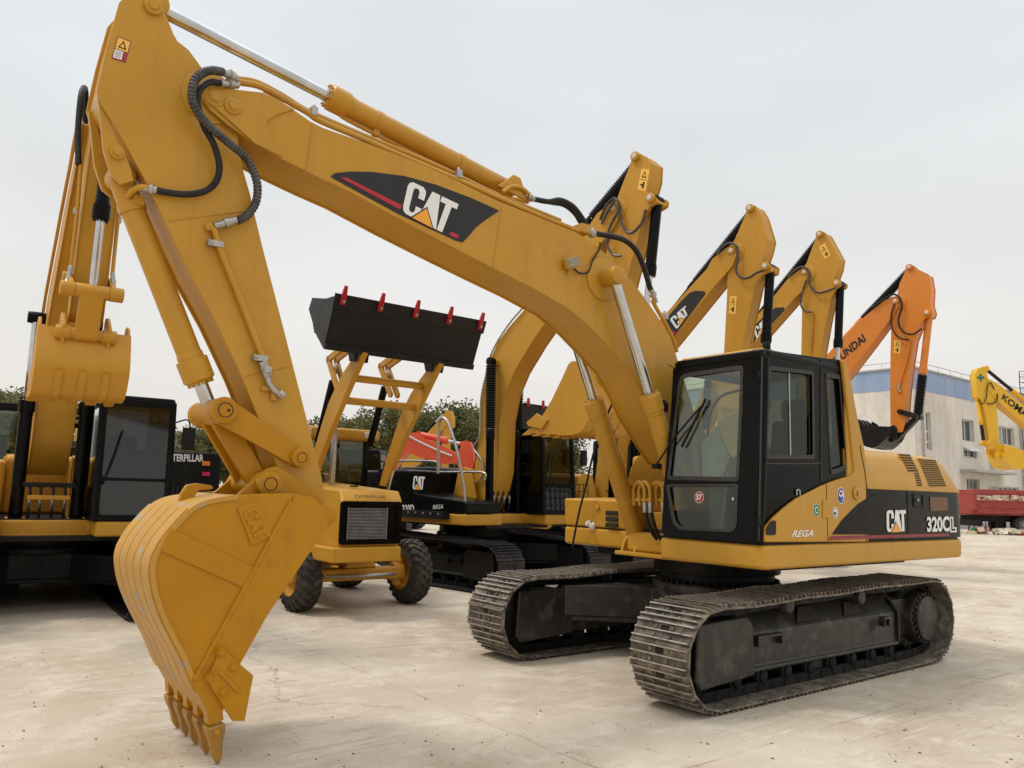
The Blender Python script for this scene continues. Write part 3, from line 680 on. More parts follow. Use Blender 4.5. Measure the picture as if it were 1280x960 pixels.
def seal(quad, r, nrm, w=.022):
    q = [V(p) for p in quad]; c = sum(q, V((0, 0, 0)))/4; I_ = [c+(p-c)*(1-w*2.2/(p-c).length) for p in q]
    m = MB(); m.ring(rnd([p+nrm*.002 for p in q], r), rnd([p+nrm*.002 for p in I_], [x*.85 for x in r] if isinstance(r, list) else r*.85), nrm*.007); m.build('window_seal', M['seal'], cab_o, bevel=.002)
seal(fi_u, [.03, .09, .06, .03], fn); seal([fi_l[3], fi_l[0], fi_l[1], fi_l[2]], [.12, .03, .03, .09], fn)
seal(Yp([(955, 574), (959.5, 457), (1016.5, 464), (1018, 574)], CY), .035, V((0, 1, 0)))
seal(Yp([(1038, 594), (1031.5, 466), (1048.5, 468), (1058.5, 587)], CY), .03, V((0, 1, 0)))
for a, b_ in (((1026, 449), (1026, 603)), ((952.5, 445), (948.5, 676)), ((951, 579.5), (1025, 579.5))):
    A_1, B_1 = Yp([a, b_], CY); q = (B_1-A_1).to_track_quat('Z', 'Y').to_matrix(); m = MB(); m.box((A_1+B_1)/2+V((0, .002, 0)), (.012, .012, (A_1-B_1).length), q); m.build('door_seal', M['seal'], cab_o)
# roof
roof = [(.0, .50), (1.20, .50), (1.24, .60), (1.24, 1.44), (1.20, 1.52), (.0, 1.52)]
m = MB(); m.xy([(-.02, .49), (1.25, .49), (1.30, .56), (1.30, 1.47), (1.26, 1.54), (-.02, 1.54)], 2.885, 2.965); m.build('roof', B_, cab_o, bevel=.03, seg=4)
m = MB(); m.slab([(.15, .56, 2.96), (1.24, .56, 2.96), (1.22, .56, 2.99), (1.05, .56, 3.02), (.15, .56, 3.02)], (0, .80, 0)); m.build('roof_hatch', M['yellow'], cab_o, bevel=.012)
m = MB(); c = V((1.0, 1.35, 2.96)); m.cylb(c, c+V((0, 0, .05)), .05); m.cylb(c+V((0, 0, .05)), c+V((0, 0, .12)), .036); m.build('roof_beacon_base', M['black_m'], cab_o)
# door handle, hinges, wiper, mirror bracket
m = MB(); m.tube(Yp([(996, 619), (996, 613), (999.5, 613), (1000, 619.5)], CY+.012), .007, 8); m.build('door_handle', M['steel'], cab_o)
for py in (652, 470):
    m = MB(); c = MF.y((949.5, py), CY+.0); m.cylb(c+V((.012, .008, -.035)), c+V((.012, .008, .035)), .015); m.build('hinge', M['black_m'], cab_o)
m = MB(); W0, W1, W2 = [FP(p)+fn*.03 for p in ((822, 583), (848, 545), (884, 503))]
m.tube([W0, W1, W2], .009, 8); m.tube([FP((884, 499))+fn*.02, FP((870, 527))+fn*.02, FP((854, 559))+fn*.02], .012, 6)
c = W0; m.box(c-fn*.02, (.06, .07, .05)); m.build('wiper', M['black_m'], cab_o)
m = MB(); c = FP((832, 509)); m.box(c+V((0, -.01, 0)), (.05, .05, .09)); m.box(c+V((0, -.02, .05)), (.03, .03, .04)); m.build('mirror_bracket', M['black_m'], cab_o, bevel=.006)
# opening at the foot of the panel, hatch bump, stickers
YS = CY+.041
m = MB(); m.slab(rnd(Yp([(957, 669), (957, 660), (963, 651), (970, 650), (970, 669)], YS), .03), (0, .002, 0)); m.build('cab_step_opening', M['hole'], X_)
m = MB(); m.slab(Yp([(1027.5, 647), (1027.5, 625), (1033.5, 624.5), (1033.5, 647)], YS-.002), (0, .012, 0)); m.build('hatch_hinge', Y_, X_, bevel=.004)
m = MB()
for a, b_ in (((1033.2, 605), (1034.5, 677)),):
    A_1, B_1 = Yp([a, b_], YS); m.box((A_1+B_1)/2, (.006, .003, (A_1-B_1).length))
P_ = Yp([(1075, 557), (1077.5, 572), (1081, 589), (1083, 606), (1083.5, 677)], YS+.0)
for a, b_ in zip(P_, P_[1:]):
    q = (b_-a).to_track_quat('Z', 'Y').to_matrix(); m.box((a+b_)/2, (.007, .007, (b_-a).length), q)
m.build('panel_gap', M['hole'], X_)
def badge(px, r, mats, name='round_sticker', Y=YS, sq=1.15):
    c = MF.y(px, Y); m = MB()
    for k, (f, mm) in enumerate(mats):
        P = [c+V((r*f*cos(a), 0, r*f*sq*sin(a))) for a in [2*pi*i/24 for i in range(24)]]; m.slab([p+V((0, .002*k, 0)) for p in P], (0, .002, 0), k)
    return m, [x[1] for x in mats]
m, ms = badge((1051.2, 619.5), .066, [(1, M['white']), (.9, M['blue']), (.66, M['white'])]); c = MF.y((1051.2, 619.5), YS+.006)
m.slab([c+V((x, 0, z)) for x, z in ((.03, .0), (.034, -.03), (0, -.05), (-.034, -.03), (-.03, 0), (0, -.018))], (0, .002, 0), 1)
m.m = m.m; m.slab([c+V((x, 0, z)) for x, z in ((.022, .01), (.022, .034), (-.022, .034), (-.022, .01), (0, .004))], (0, .002, 0), 3); m.build('round_sticker', ms+[M['redtooth']], X_)
m, ms = badge((1020.3, 637.5), .048, [(1, M['white']), (.92, M['green']), (.55, M['white']), (.38, M['green'])]); m.build('round_sticker', ms, X_)
m, ms = badge((1044, 641), .046, [(1, M['white']), (.9, M['grey_s']), (.62, M['white'])]); c = MF.y((1044, 641), YS+.006); m.slab([c+V((x, 0, z)) for x, z in ((.018, -.018), (.018, .008), (-.018, .008), (-.018, -.018))], (0, .002, 0), 3); m.build('round_sticker', ms+[M['green']], X_)
c = MF.y((1070, 616.5), YS); m = MB(); m.cylb(c, c+V((0, .014, 0)), .064, .008, 28); m.build('filler_cap', Y_, X_)
m = MB(); m.box(c+V((0, .016, 0)), (.012, .006, .05)); m.box(c+V((0, .016, -.01)), (.026, .005, .012)); m.build('keyhole_mark', M['maroon'], X_)
m = MB(); text_on(m, 'REGA', P4([(990, 671.5), (1017, 670.5), (1017.5, 662), (991.5, 663)], YS), (0, .003, 0), .02, slant=.08); m.build('side_lettering', M['white'], X_)
m = MB(); c = FP((873, 621.5))-fn*.012; r = .052; U = V((0, 1, 0)); Vv = fn.cross(U).normalized()
if Vv.z < 0: Vv = -Vv
for k, (f, kk) in enumerate(((1, 1), (.88, 0))): m.slab([c+fn*(.002*k)+U*(r*f*cos(a))+Vv*(r*f*sin(a)) for a in [2*pi*i/28 for i in range(28)]], fn*.002, kk)
q = [c+fn*.005+U*u+Vv*v for u, v in ((-.032, -.026), (.032, -.026), (.032, .028), (-.032, .028))]; text_on(m, '37', q, fn*.001, .03, 1); m.build('number_sticker', [M['redtooth'], M['white']], cab_o)
m = MB(); c = FP((915.5, 623.5))-fn*.012; m.lathe(c, c+fn*.003, [(0, .012), (1, .012)]); m.build('white_dot', M['white'], cab_o)
# interior
seat = MB(); seat.bb(.25, .75, .82, 1.28, 1.62, 1.76); seat.slab([(.30, .84, 1.72), (.20, .84, 2.45), (.10, .84, 2.45), (.18, .84, 1.72)], (0, .42, 0)); seat.bb(.08, .18, .93, 1.17, 2.45, 2.66); seat.bb(.3, .7, .9, 1.2, 1.36, 1.62)
seat.build('driver_seat', M['seat'], cab_o, bevel=.04, seg=3)
m = MB(); m.bb(.25, .85, .58, .78, 1.36, 1.86); m.bb(.25, .85, 1.31, 1.45, 1.36, 1.82); m.bb(.6, .9, .54, .62, 1.8, 2.12)
m.tube([(.78, .68, 1.84), (.84, .68, 1.98), (.82, .68, 2.08)], .022); m.tube([(.78, 1.38, 1.8), (.84, 1.38, 1.94), (.82, 1.38, 2.04)], .022)
m.tube([(1.12, .92, 1.36), (1.05, .92, 1.65), (1.0, .92, 1.92)], .014); m.tube([(1.12, 1.1, 1.36), (1.05, 1.1, 1.65), (1.0, 1.1, 1.92)], .014); m.bb(.98, 1.02, .52, .58, 1.9, 2.5)
m.build('control_console', M['grey'], cab_o, bevel=.015)
m = MB(); m.slab([FP(p)-fn*.35 for p in ((866, 520), (892, 508), (900, 512), (902, 555), (885, 566), (876, 548))], -fn*.02); m.build('paper_on_console', solid('paper', (.62, .50, .22), .7), cab_o)
m = MB(); P = [V((.92, .70, 1.9)), V((.96, .66, 2.3)), V((.88, .72, 2.62)), V((.5, .78, 2.76))]; m.tube(P, .014); m.tube([V((.55, 1.40, 1.9)), V((.58, 1.42, 2.2)), V((.4, 1.40, 2.5))], .012); m.build('cab_cable', M['rubber'], cab_o)
m = MB()
for sy, px in ((0, 0),):
    m.slab([V((1.0, .62, 1.85)), V((1.06, .66, 2.2)), V((1.0, .80, 2.34)), V((.98, .92, 2.05)), V((1.02, .84, 1.8))], (-.03, 0, 0))
m.build('plastic_sheet', M['wrap'], cab_o, bevel=.01)

# ---- right front toolbox, tank, boom brackets
m = MB(); m.slab(rnd([V((x, -.50, z)) for x, z in ((.80, 1.31), (.82, 1.62), (.10, 1.64), (.0, 1.31))], .03), (0, -1.05, 0)); tb = m.build('toolbox', Y_, X_, bevel=.03, seg=3)
m = MB(); z0 = 1.44
yb = MF.x((764, 648), .825)
for k in range(3): m.bb(.81, .827, yb.y-.09, yb.y+.09, yb.z-.10+k*.066, yb.z-.05+k*.066)
m.build('vent_slot', M['hole'], tb, bevel=.004)
c = MF.x((746.5, 634), .82); m = MB(); m.cylb(c, c+V((.012, 0, 0)), .035); m.build('lock', Y_, tb)
m = MB(); m.tube([MF.x(p, .9) for p in ((765, 505), (752, 535), (741, 570), (733, 605), (724, 640), (717, 675), (716, 684))], .013, 8); m.build('warning_flex_pole', M['rubber'], X_)
m = MB(); m.bb(-1.2, -.30, -1.55, -.50, 1.79, 2.17); m.bb(-1.2, -.32, -1.50, -.55, 1.318, 1.80); m.build('fuel_tank', Y_, X_, bevel=.05, seg=3)
m = MB(); m.bb(.0, .55, -.49, .46, 1.318, 1.50); m.xz([(-.35, 1.31), (.55, 1.31), (.30, 2.1), (.1, 2.22), (-.1, 2.1)], .30, .345); m.xz([(-.35, 1.31), (.55, 1.31), (.30, 2.1), (.1, 2.22), (-.1, 2.1)], -.345, -.30); m.build('boom_bracket', Y_, X_, bevel=.01)
CF = V((.81, 0, 1.17)); CT = V(((1.973+.0), 0, 3.70))
m = MB()
for y in (-.38, .38):
    for dy in (-.105, .075): m.xz([(.62, 1.08), (.98, 1.08), (.93, 1.2), (.87, 1.265), (.77, 1.27), (.70, 1.2)], y+dy, y+dy+.03)
m.bb(.6, 1.02, -.52, .52, 1.06, 1.10); m.build('cylinder_bracket', Y_, X_, bevel=.008)

# ---- boom
YB, YST = .235, .185
boom_px = [(251.5, 120), (255, 110), (266, 107), (285, 110.5), (327, 115), (350, 125), (389, 152), (405, 160), (440, 172), (480, 187), (530, 207), (565, 223), (620, 250), (680, 274), (720, 290), (745, 306), (775, 335), (800, 364), (820, 392), (838, 420), (849, 445), (856, 480), (860, 520), (862, 560)]
boom_lo = [(835, 585), (828, 560), (815, 520), (800, 487), (787, 463), (765, 438), (740, 411), (710, 385), (665, 359.5), (616, 335), (560, 306), (505, 277), (440, 241), (400, 222.5), (350, 197.5), (316, 178), (285, 156), (262, 137)]
BT = Yp(boom_px, YB); BL = Yp(boom_lo, YB)
foot = V((.10, 0, 1.95))
foot_pts = [V((.28, 0, 2.12)), V((.14, 0, 2.11)), V((-.03, 0, 2.02)), V((-.05, 0, 1.88)), V((.06, 0, 1.79)), V((.25, 0, 1.80))]
cut = [p for p in BT if p.x > .95]; cutl = [p for p in BL if p.x > 1.15]
BOOM = [(p.x, p.z) for p in cut] + [(.62, 2.50), (.36, 2.22)] + [(p.x, p.z) for p in foot_pts[1:]] + [(.5, 1.90), (.85, 2.02)] + [(p.x, p.z) for p in cutl]
boom = beam(X_, 'boom', Y_, BOOM, YB, 0, lip=.016)
BP = MF.y((268, 121), YB); BP.y = 0
for s in (1,):
    boss(boom, BP, YB-.005, YB+.02, .075, Y_); p = MF.y((290, 133.5), YB); boss(boom, p, YB-.005, YB+.03, .062, Y_)
m = MB(); m.xz([(p.x, p.z) for p in rnd(Yp([(251, 121), (262, 108), (278, 112), (303, 130), (299, 143), (288, 145), (258, 132)], YB), .05)], YB-.002, YB+.008); m.build('end_plate', Y_, boom, bevel=.004)
# doubler at the boom nose
m = MB(); m.slab(Yp([(327, 117), (368, 137), (345, 144), (333, 152), (334, 163), (353, 197), (318, 180), (268, 135), (256, 112), (285, 111)], YB+.001), (0, .012, 0)); m.build('nose_doubler', Y_, boom, bevel=.004)
for a, b_ in (((391, 154), (382, 217)), ((627, 258), (616, 334)), ((860, 470), (835, 455))):
    m = MB(); A_1, B_1 = Yp([a, b_], YB); q = (B_1-A_1).to_track_quat('Z', 'Y').to_matrix(); m.box((A_1+B_1)/2, (.014, .008, (A_1-B_1).length), q); m.build('weld_seam', Y_, boom, bevel=.003)
# boom decal
dec = [(413, 220.5), (419, 216.5), (438, 214.5), (465, 215), (505, 220), (545, 231), (590, 248), (624, 263.5), (608, 274), (595, 284), (584, 297), (578, 303), (570, 301), (497, 267), (440, 236), (418, 224)]
m = MB(); m.slab(Yp(dec, YB+.001), (0, .003, 0)); m.build('dark_decal', M['decal'], boom)
m = MB(); m.slab(Yp([(425.5, 222), (433, 222), (502, 256.5), (500, 262)], YB+.004), (0, .002, 0)); m.slab(Yp([(563.5, 289.5), (574, 294), (571.5, 298.5), (561, 293)], YB+.004), (0, .002, 0)); m.build('decal_stripe', M['red_b'], boom)
logo_on(boom, Yp([(502, 265), (558, 293.5), (573, 255.5), (511, 225.5)], YB+.004), (0, .003, 0))
CT = MF.y((765, 346), .36); CT.y = 0
for s in (1, -1):
    m = MB(); m.cylb((CT.x, s*(YB-.01), CT.z), (CT.x, s*(YB+.02), CT.z), .21, .012, 40); m.cylb((CT.x, s*YB, CT.z), (CT.x, s*.43, CT.z), .072, .012, 28)
    for k in range(4):
        a = k*pi/2+.5; m.cyl((CT.x+.03*cos(a), s*.43, CT.z+.03*sin(a)), (CT.x+.03*cos(a), s*.436, CT.z+.03*sin(a)), .010, 8)
    m.build('cylinder_boss', Y_, boom, angle=32)
    cylinder(X_, (CF.x, s*.38, CF.z), (CT.x, s*.38, CT.z), 1.62, .088, .050, 'yellow', 'chrome', name='boom_cylinder', pipe=1)
# work lamp
c = MF.y((714, 328), YB+.05); m = MB(); U = (MF.y((727, 322), YB)-MF.y((703, 329), YB)).normalized(); Wd = V((0, 1, 0)); T3 = U.cross(Wd)
if T3.z < 0: T3 = -T3
Rl = Matrix((U, Wd, T3)).transposed(); m.box(c, (.155, .06, .10), Rl); lamp = m.build('work_lamp', M['wear'], boom, bevel=.01)
m = MB(); m.box(c+V((0, .032, 0)), (.135, .006, .082), Rl); m.build('lamp_lens', varied('lamp_lens', (.22, .20, .12), (.32, .30, .22), 60, (.15, .3)), boom)
m = MB(); m.tube([c+V((0, -.02, -.05)), c+V((-.0, -.045, -.1))], .016); m.build('lamp_bracket', Y_, boom)
m = MB(); m.tube(Yp([(718, 336), (724, 341), (735, 340), (741, 325), (749, 312), (750, 303)], YB+.02), .008, 8); m.build('lamp_cable', M['rubber'], boom)

# ---- stick cylinder on top of the boom
STP = MF.y((193, 8), .0); SCB = MF.y((634, 236), 0.0)
cylinder(X_, SCB, STP, (MF.y((408, 127), 0)-SCB).length, .082, .048, name='stick_cylinder', pipe=-1, head=1.25)
m = MB(); p = SCB
for s in (-1, 1): m.slab([V((q.x, s*.10, q.z)) for q in (p+V((.1, 0, .02)), p+V((.03, 0, .09)), p+V((-.05, 0, .08)), p+V((-.16, 0, -.12)), p+V((.20, 0, -.06)))], (0, s*.03, 0))
m.build('cylinder_lug', Y_, boom, bevel=.008)
# steel pipes along the top edge of the boom
def pipes(y, r, pts, name='boom_pipe', material=None): 
    m = MB(); m.tube([MF.y(p, y) for p in pts], r, 10, 8); return m.build(name, material or Y_, boom)
pipes(.20, .023, [(300, 103), (322, 107), (345, 118), (362, 128), (385, 141), (400, 151), (450, 172), (500, 194), (575, 226), (625, 248), (680, 272), (724, 289)])
pipes(.12, .023, [(296, 99), (320, 103), (350, 118), (392, 143), (470, 176), (545, 207), (620, 243), (700, 276)])
pipes(-.12, .023, [(330, 112), (400, 146), (500, 189), (620, 242), (660, 252)])
pipes(.15, .018, [(628, 240), (640, 233), (652, 235), (662, 243)])
for p in ((392, 140), (573, 218), (740, 292), (831, 395)):
    m = MB(); c = MF.y(p, .2); m.box(c, (.05, .06, .07)); m.cylb(c+V((0, 0, .03)), c+V((0, 0, .06)), .014); m.build('pipe_clamp', M['steel'], boom, bevel=.006)
pipes(.215, .021, [(815, 375), (822, 388), (832, 405), (841, 424), (846, 440)])
m = MB(); c = MF.y((726, 288), .15); m.box(c, (.12, .16, .09)); m.build('pipe_block', Y_, boom, bevel=.01)
def hose(name, pts, r, parent, rib=0, material='rubber', step=.012):
    m = MB(); m.tube([MF.y(p[:2], p[2]) for p in pts], r, 12, 10, rib=rib, step=step); return m.build(name, M[material], parent)
def fitting(a, b_, parent, r=.024):
    p, q = MF.y(a[:2], a[2]), MF.y(b_[:2], b_[2]); m = MB(); m.lathe(p, q, [(0, r*.8), (.02, r), (.3, r), (.32, r*1.35), (.55, r*1.35), (.57, r*.9), (1, r*.9)], 10); return m.build('hose_fitting', M['steel'], parent)
hose('boom_hose', [(668, 249, .15), (685, 252, .17), (700, 250, .18), (715, 257, .2), (726, 270, .2), (735, 285, .2)], .024, boom)
hose('boom_hose', [(668, 249, .05), (690, 253, .05), (705, 256, .08), (718, 266, .1), (727, 280, .12)], .024, boom)
fitting((660, 246, .15), (670, 250, .15), boom)
hose('boom_hose', [(744, 292, .22), (762, 295, .26), (780, 300, .3), (795, 313, .3), (805, 335, .28), (813, 362, .25)], .027, boom)
fitting((732, 287, .2), (745, 293, .22), boom, .03); fitting((813, 360, .24), (820, 378, .22), boom, .028)
# the two big hoses from boom pipes down to the stick
hose('stick_hose', [(279, 90, .29), (262, 88, .33), (246, 97, .35), (240, 115, .35), (244, 135, .34), (262, 158, .32), (285, 178, .30), (305, 195, .28), (317, 215, .27), (322, 235, .26), (319, 255, .25), (308, 270, .24), (296, 276, .24)], .028, boom, rib=.10, material='hose')
hose('stick_hose', [(275, 104, .28), (262, 103, .30), (250, 112, .31), (247, 130, .30), (255, 158, .28), (267, 180, .27), (274, 205, .26), (271, 225, .25), (258, 238, .24), (235, 243, .23), (205, 240, .22), (188, 235, .21)], .022, boom)
fitting((297, 99, .24), (278, 90, .29), boom, .03); fitting((297, 106, .22), (275, 104, .28), boom, .028)
# hoses at the boom foot
for i, (x0, x1) in enumerate(((797, 808), (803, 815), (818, 826), (822, 830))):
    y = .1+.06*i if i > 1 else -.02+.05*i; a = V((1.02, MF.x((x0, 640), 1.02).y, 0))
    f = lambda px, py, X: MF.x((px, py), X)
    m = MB(); m.tube([f(x0-4+i, 632, 1.0), f(x0-5+i, 612, 1.0), f(x0+1+i, 603, 1.03), f(x0+8+i, 610, 1.06), f(x0+9+i, 630, 1.06)], .020, 10); m.build('foot_pipe', Y_, X_)
    m = MB(); m.tube([f(x0+9+i, 634, 1.06), f(x0+12+i, 650, 1.05), f(x0+20-i, 668, .98), f(x0+28-i, 677, .9)], .022, 10); m.build('foot_hose', M['rubber'], X_)
    m = MB(); m.cylb(f(x0+9+i, 628, 1.06), f(x0+9.5+i, 641, 1.06), .026, .004, 10); m.build('foot_fitting', M['steel'], X_)

# ---- stick
st_px = [(149, 3), (158, -7), (172, -10), (186, -8), (200, 4), (209, 22), (217, 42), (222, 51), (236, 62), (247, 77), (258, 92), (266, 98), (282, 106), (292, 125), (296, 150), (299, 185), (304, 212), (313, 243), (319, 270), (330, 315), (350, 392), (372, 478), (393, 560), (402, 595), (407, 625), (411, 640), (411, 654), (402, 662), (389, 661), (376, 650), (366, 632), (354, 604), (338, 560), (320, 515), (302, 470), (269, 400), (235, 338), (193, 248), (176, 215), (150, 168), (126, 130), (121, 114), (133, 60)]
STK = [(p.x, p.z) for p in Yp(st_px, YST)]
stick = beam(X_, 'stick', Y_, STK, YST, 0, lip=.02)
BP3 = MF.y((262, 122), YST); m = MB(); m.cylb((BP3.x, -.2, BP3.z), (BP3.x, .20, BP3.z), .185, .01, 48); m.build('pivot_boss', Y_, stick)
boss(stick, MF.y((191, 9), YST), YST-.002, YST+.03, .058, Y_)
# stick head ears and front lug for the bucket cylinder
KC = MF.y((147, 196), .12); KC.y = 0
m = MB()
for s in (-1, 1):
    P = Yp([(146, 178), (153, 188), (163, 215), (166, 228), (150, 232), (138, 222), (128, 190), (124, 150), (120, 118), (128, 128)], .13)
    m.slab([V((p.x, s*p.y, p.z)) for p in P], (0, s*.035, 0))
m.build('cylinder_lug', Y_, stick, bevel=.006)
m = MB(); c = MF.y((146.5, 191), .17); m.cylb(c-V((0, .04, 0)), c+V((0, .02, 0)), .045); m.lathe(c+V((0, .02, 0)), c+V((0, .035, 0)), [(0, .026), (1, .026)], 6); m.build('lug_pin', Y_, stick)
for a, b_ in (((210, 276), (316, 262.5)), ((306, 470), (364, 457))):
    m = MB(); A_1, B_1 = Yp([a, b_], YST); q = (B_1-A_1).to_track_quat('Z', 'Y').to_matrix(); m.box((A_1+B_1)/2, (.012, .008, (A_1-B_1).length), q); m.build('weld_seam', Y_, stick, bevel=.003)
# warning sticker near the top
q = Yp([(139.5, 73), (157, 78.5), (164, 52), (147, 45)], YST+.001); m = MB()
m.slab(q, (0, .002, 0), 2); B4 = lambda a, b, c, d: [bil(q, a, b)+V((0, .002, 0)), bil(q, c, b)+V((0, .002, 0)), bil(q, c, d)+V((0, .002, 0)), bil(q, a, d)+V((0, .002, 0))]
m.slab(B4(.06, .46, .94, .95), (0, .0015, 0), 0); m.slab(B4(.06, .06, .66, .42), (0, .0015, 0), 1)
t_ = [bil(q, a, b)+V((0, .0035, 0)) for a, b in ((.2, .54), (.82, .54), (.5, .90))]; ti = [bil(q, a, b)+V((0, .0035, 0)) for a, b in ((.32, .59), (.68, .59), (.5, .80))]; m.ring(t_, ti, (0, .001, 0), 3)
for k in range(4): m.slab([p+V((0, .0015, 0)) for p in B4(.14, .12+.07*k, .56, .145+.07*k)], (0, .001, 0), 4)
m.build('warning_sticker', [M['cream'], M['white'], M['maroon'], M['hole'], M['grey']], stick)
# pipe down the stick
m = MB(); m.tube(Yp([(262, 283), (268, 288), (274, 308), (290, 348), (308, 393), (326, 440), (329, 448)], YST+.035), .021, 10); m.cylb(MF.y((262, 283), YST-.01), MF.y((262, 283), YST+.05), .028); m.build('stick_pipe', Y_, stick)
for p in ((269, 305), (325, 448)):
    m = MB(); c = MF.y(p, YST+.035); m.box(c, (.10, .05, .04)); m.cylb(c+V((.03, .02, 0)), c+V((.03, .04, 0)), .012, .003, 8); m.build('pipe_clamp', M['steel'], stick, bevel=.005)
fitting((296, 275, .24), (268, 283, YST+.04), stick, .026)
m = MB(); m.tube(Yp([(328, 452), (333, 468), (338, 482), (346, 491), (354, 495)], YST+.04), .021, 10); m.cylb(*Yp([(328, 452), (335, 472)], YST+.04), .032, .006, 6); m.cylb(*Yp([(348, 491), (355, 496)], YST+.04), .028, .006, 6); m.box(MF.y((333, 462), YST+.05), (.05, .06, .04)); m.build('shutoff_valve', M['steel'], stick)
m = MB(); m.box(MF.y((332, 486), YST+.015), (.06, .03, .03)); m.box(MF.y((342, 494), YST+.015), (.04, .03, .07)); m.build('valve_lug', Y_, stick, bevel=.004)
m = MB(); m.tube([MF.y(p, y) for p, y in (((188, 236), .21), ((176, 234), .2), ((166, 238), .14), ((160, 245), .08))], .02); m.build('cylinder_port_pipe', Y_, stick)
fitting((196, 238, .215), (178, 235, .2), stick, .026)

# ---- bucket, linkage
LP = MF.y((373, 572), .22); K = MF.y((279, 513), .23); EP = MF.y((333.5, 605), .26); BK = MF.y((398, 643), .17)
for p in (LP, K, EP, BK): p.y = 0
KT = MF.y((150, 222), 0)
bc = cylinder(X_, KT, K, (MF.y((262, 474), 0)-KT).length, .080, .046, name='bucket_cylinder', pipe=.0, head=1.3)
m = MB(); d = (K-KT).normalized(); c = KT+d*.20; m.lathe(c-d*.03, c+d*.03, [(0, .083), (.02, .088), (.98, .088), (1, .083)], 24); m.box(c+V((-.02, .07, .03)), (.07, .05, .06)); m.build('pipe_band', Y_, bc)
def linkbar(m, A_1, B_1, ra, rb, w0, w1, waist=.9):
    d = (B_1-A_1).normalized(); n = V((-d.z, 0, d.x)); P = []
    for k in range(9): a = pi/2+pi*k/8; P.append(A_1+d*(ra*cos(a))+n*(ra*sin(a)))
    for k in range(9): a = -pi/2+pi*k/8; P.append(B_1+d*(rb*cos(a))+n*(rb*sin(a)))
    m.slab([V((p.x, w0, p.z)) for p in P], (0, w1-w0, 0))
for s in (1, -1):
    m = MB(); linkbar(m, K, LP, .088, .066, s*.20, s*.235); m.cylb((K.x, s*.19, K.z), (K.x, s*.275, K.z), .088, .012, 32); m.cylb((LP.x, s*.18, LP.z), (LP.x, s*.28, LP.z), .068, .012, 32)
    m.lathe((K.x, s*.275, K.z), (K.x, s*.28, K.z), [(0, .062), (1, .062)], 28); m.lathe((LP.x, s*.28, LP.z), (LP.x, s*.285, LP.z), [(0, .045), (1, .045)], 28)
    m.build('side_link', M['yellow_bucket'], X_, angle=32)
    m = MB(); 
    for p, y, r in ((K, .28, .05), (LP, .285, .036)):
        P1 = [V((p.x+r*cos(a), s*y, p.z+r*sin(a))) for a in [2*pi*i/28 for i in range(28)]]; P2 = [V((p.x+r*.88*cos(a), s*y, p.z+r*.88*sin(a))) for a in [2*pi*i/28 for i in range(28)]]; m.ring(P1, P2, (0, s*.002, 0))
    m.cyl((K.x-.02, s*.28, K.z), (K.x-.02, s*.284, K.z), .010, 8)
    m.build('snap_ring', M['hole'], X_)
m = MB(); m.cylb((K.x, -.19, K.z), (K.x, .19, K.z), .086, .012, 32); m.cylb((EP.x, -.13, EP.z), (EP.x, .13, EP.z), .082, .012, 28)
for s in (1, -1): linkbar(m, K, EP, .07, .066, s*.07, s*.125)
m.build('power_link', M['yellow_bucket'], X_, angle=32)

BW = .465
B2 = M['yellow_bucket']
side_px = [(239, 851), (228, 824), (214, 797), (201, 770), (192, 743), (188, 716), (190, 700), (195, 688), (204, 673), (217, 657), (230, 643), (243, 632), (258, 625.5), (275, 622), (297, 619), (330, 617), (365, 617), (390, 622), (404, 634), (410, 650), (406, 665), (393, 682), (380, 700), (357, 734), (334, 768), (322, 789), (315, 800), (300, 829), (288, 860), (280, 884), (269, 906), (254, 880)]
SP = Yp(side_px, BW)
bk_pts = [(p.x, p.z) for p in SP]
back = [SP[i] for i in (30, 31, 0, 1, 2, 3, 4, 5, 6, 7, 8, 9, 10, 11, 12, 13, 14)]
def shell(mb, pts, y0, y1, th, off=0):
    n = len(pts); cen = V((sum(p.x for p in SP)/len(SP), 0, sum(p.z for p in SP)/len(SP)))
    nor = []
    for i in range(n):
        t = (pts[min(i+1, n-1)]-pts[max(i-1, 0)]).normalized(); v = V((-t.z, 0, t.x))
        if v.dot(V((pts[i].x, 0, pts[i].z))-cen) < 0: v = -v
        nor.append(v)
    a = mb.add([V((p.x, y0, p.z))+v*off for p, v in zip(pts, nor)]); b = mb.add([V((p.x, y1, p.z))+v*off for p, v in zip(pts, nor)])
    c = mb.add([V((p.x, y0, p.z))+v*(off-th) for p, v in zip(pts, nor)]); d = mb.add([V((p.x, y1, p.z))+v*(off-th) for p, v in zip(pts, nor)])
    for i in range(n-1): mb.face([a+i, b+i, b+i+1, a+i+1]); mb.face([c+i, c+i+1, d+i+1, d+i]); mb.face([a+i, a+i+1, c+i+1, c+i]); mb.face([b+i, d+i, d+i+1, b+i+1])
    mb.face([a, c, d, b]); mb.face([a+n-1, b+n-1, d+n-1, c+n-1])
fine_back = spline(back, 4)
m = MB(); shell(m, fine_back, -BW-.003, BW+.008, .028, .002); bucket_o = m.build('bucket', M['wear'], X_, angle=50)
for s in (1, -1): m = MB(); m.xz(bk_pts, s*BW, s*(BW-.028)); m.build('side_plate', B2, bucket_o, bevel=.006)
strips = fine_back[6:-14]
NS = 5; wS = 2*BW/NS
for k in range(NS):
    m = MB(); y0 = -BW+k*wS; shell(m, strips, y0+.006, y0+wS-.008, .012, .012); m.build('wear_strip', M['wear'], bucket_o, angle=50)
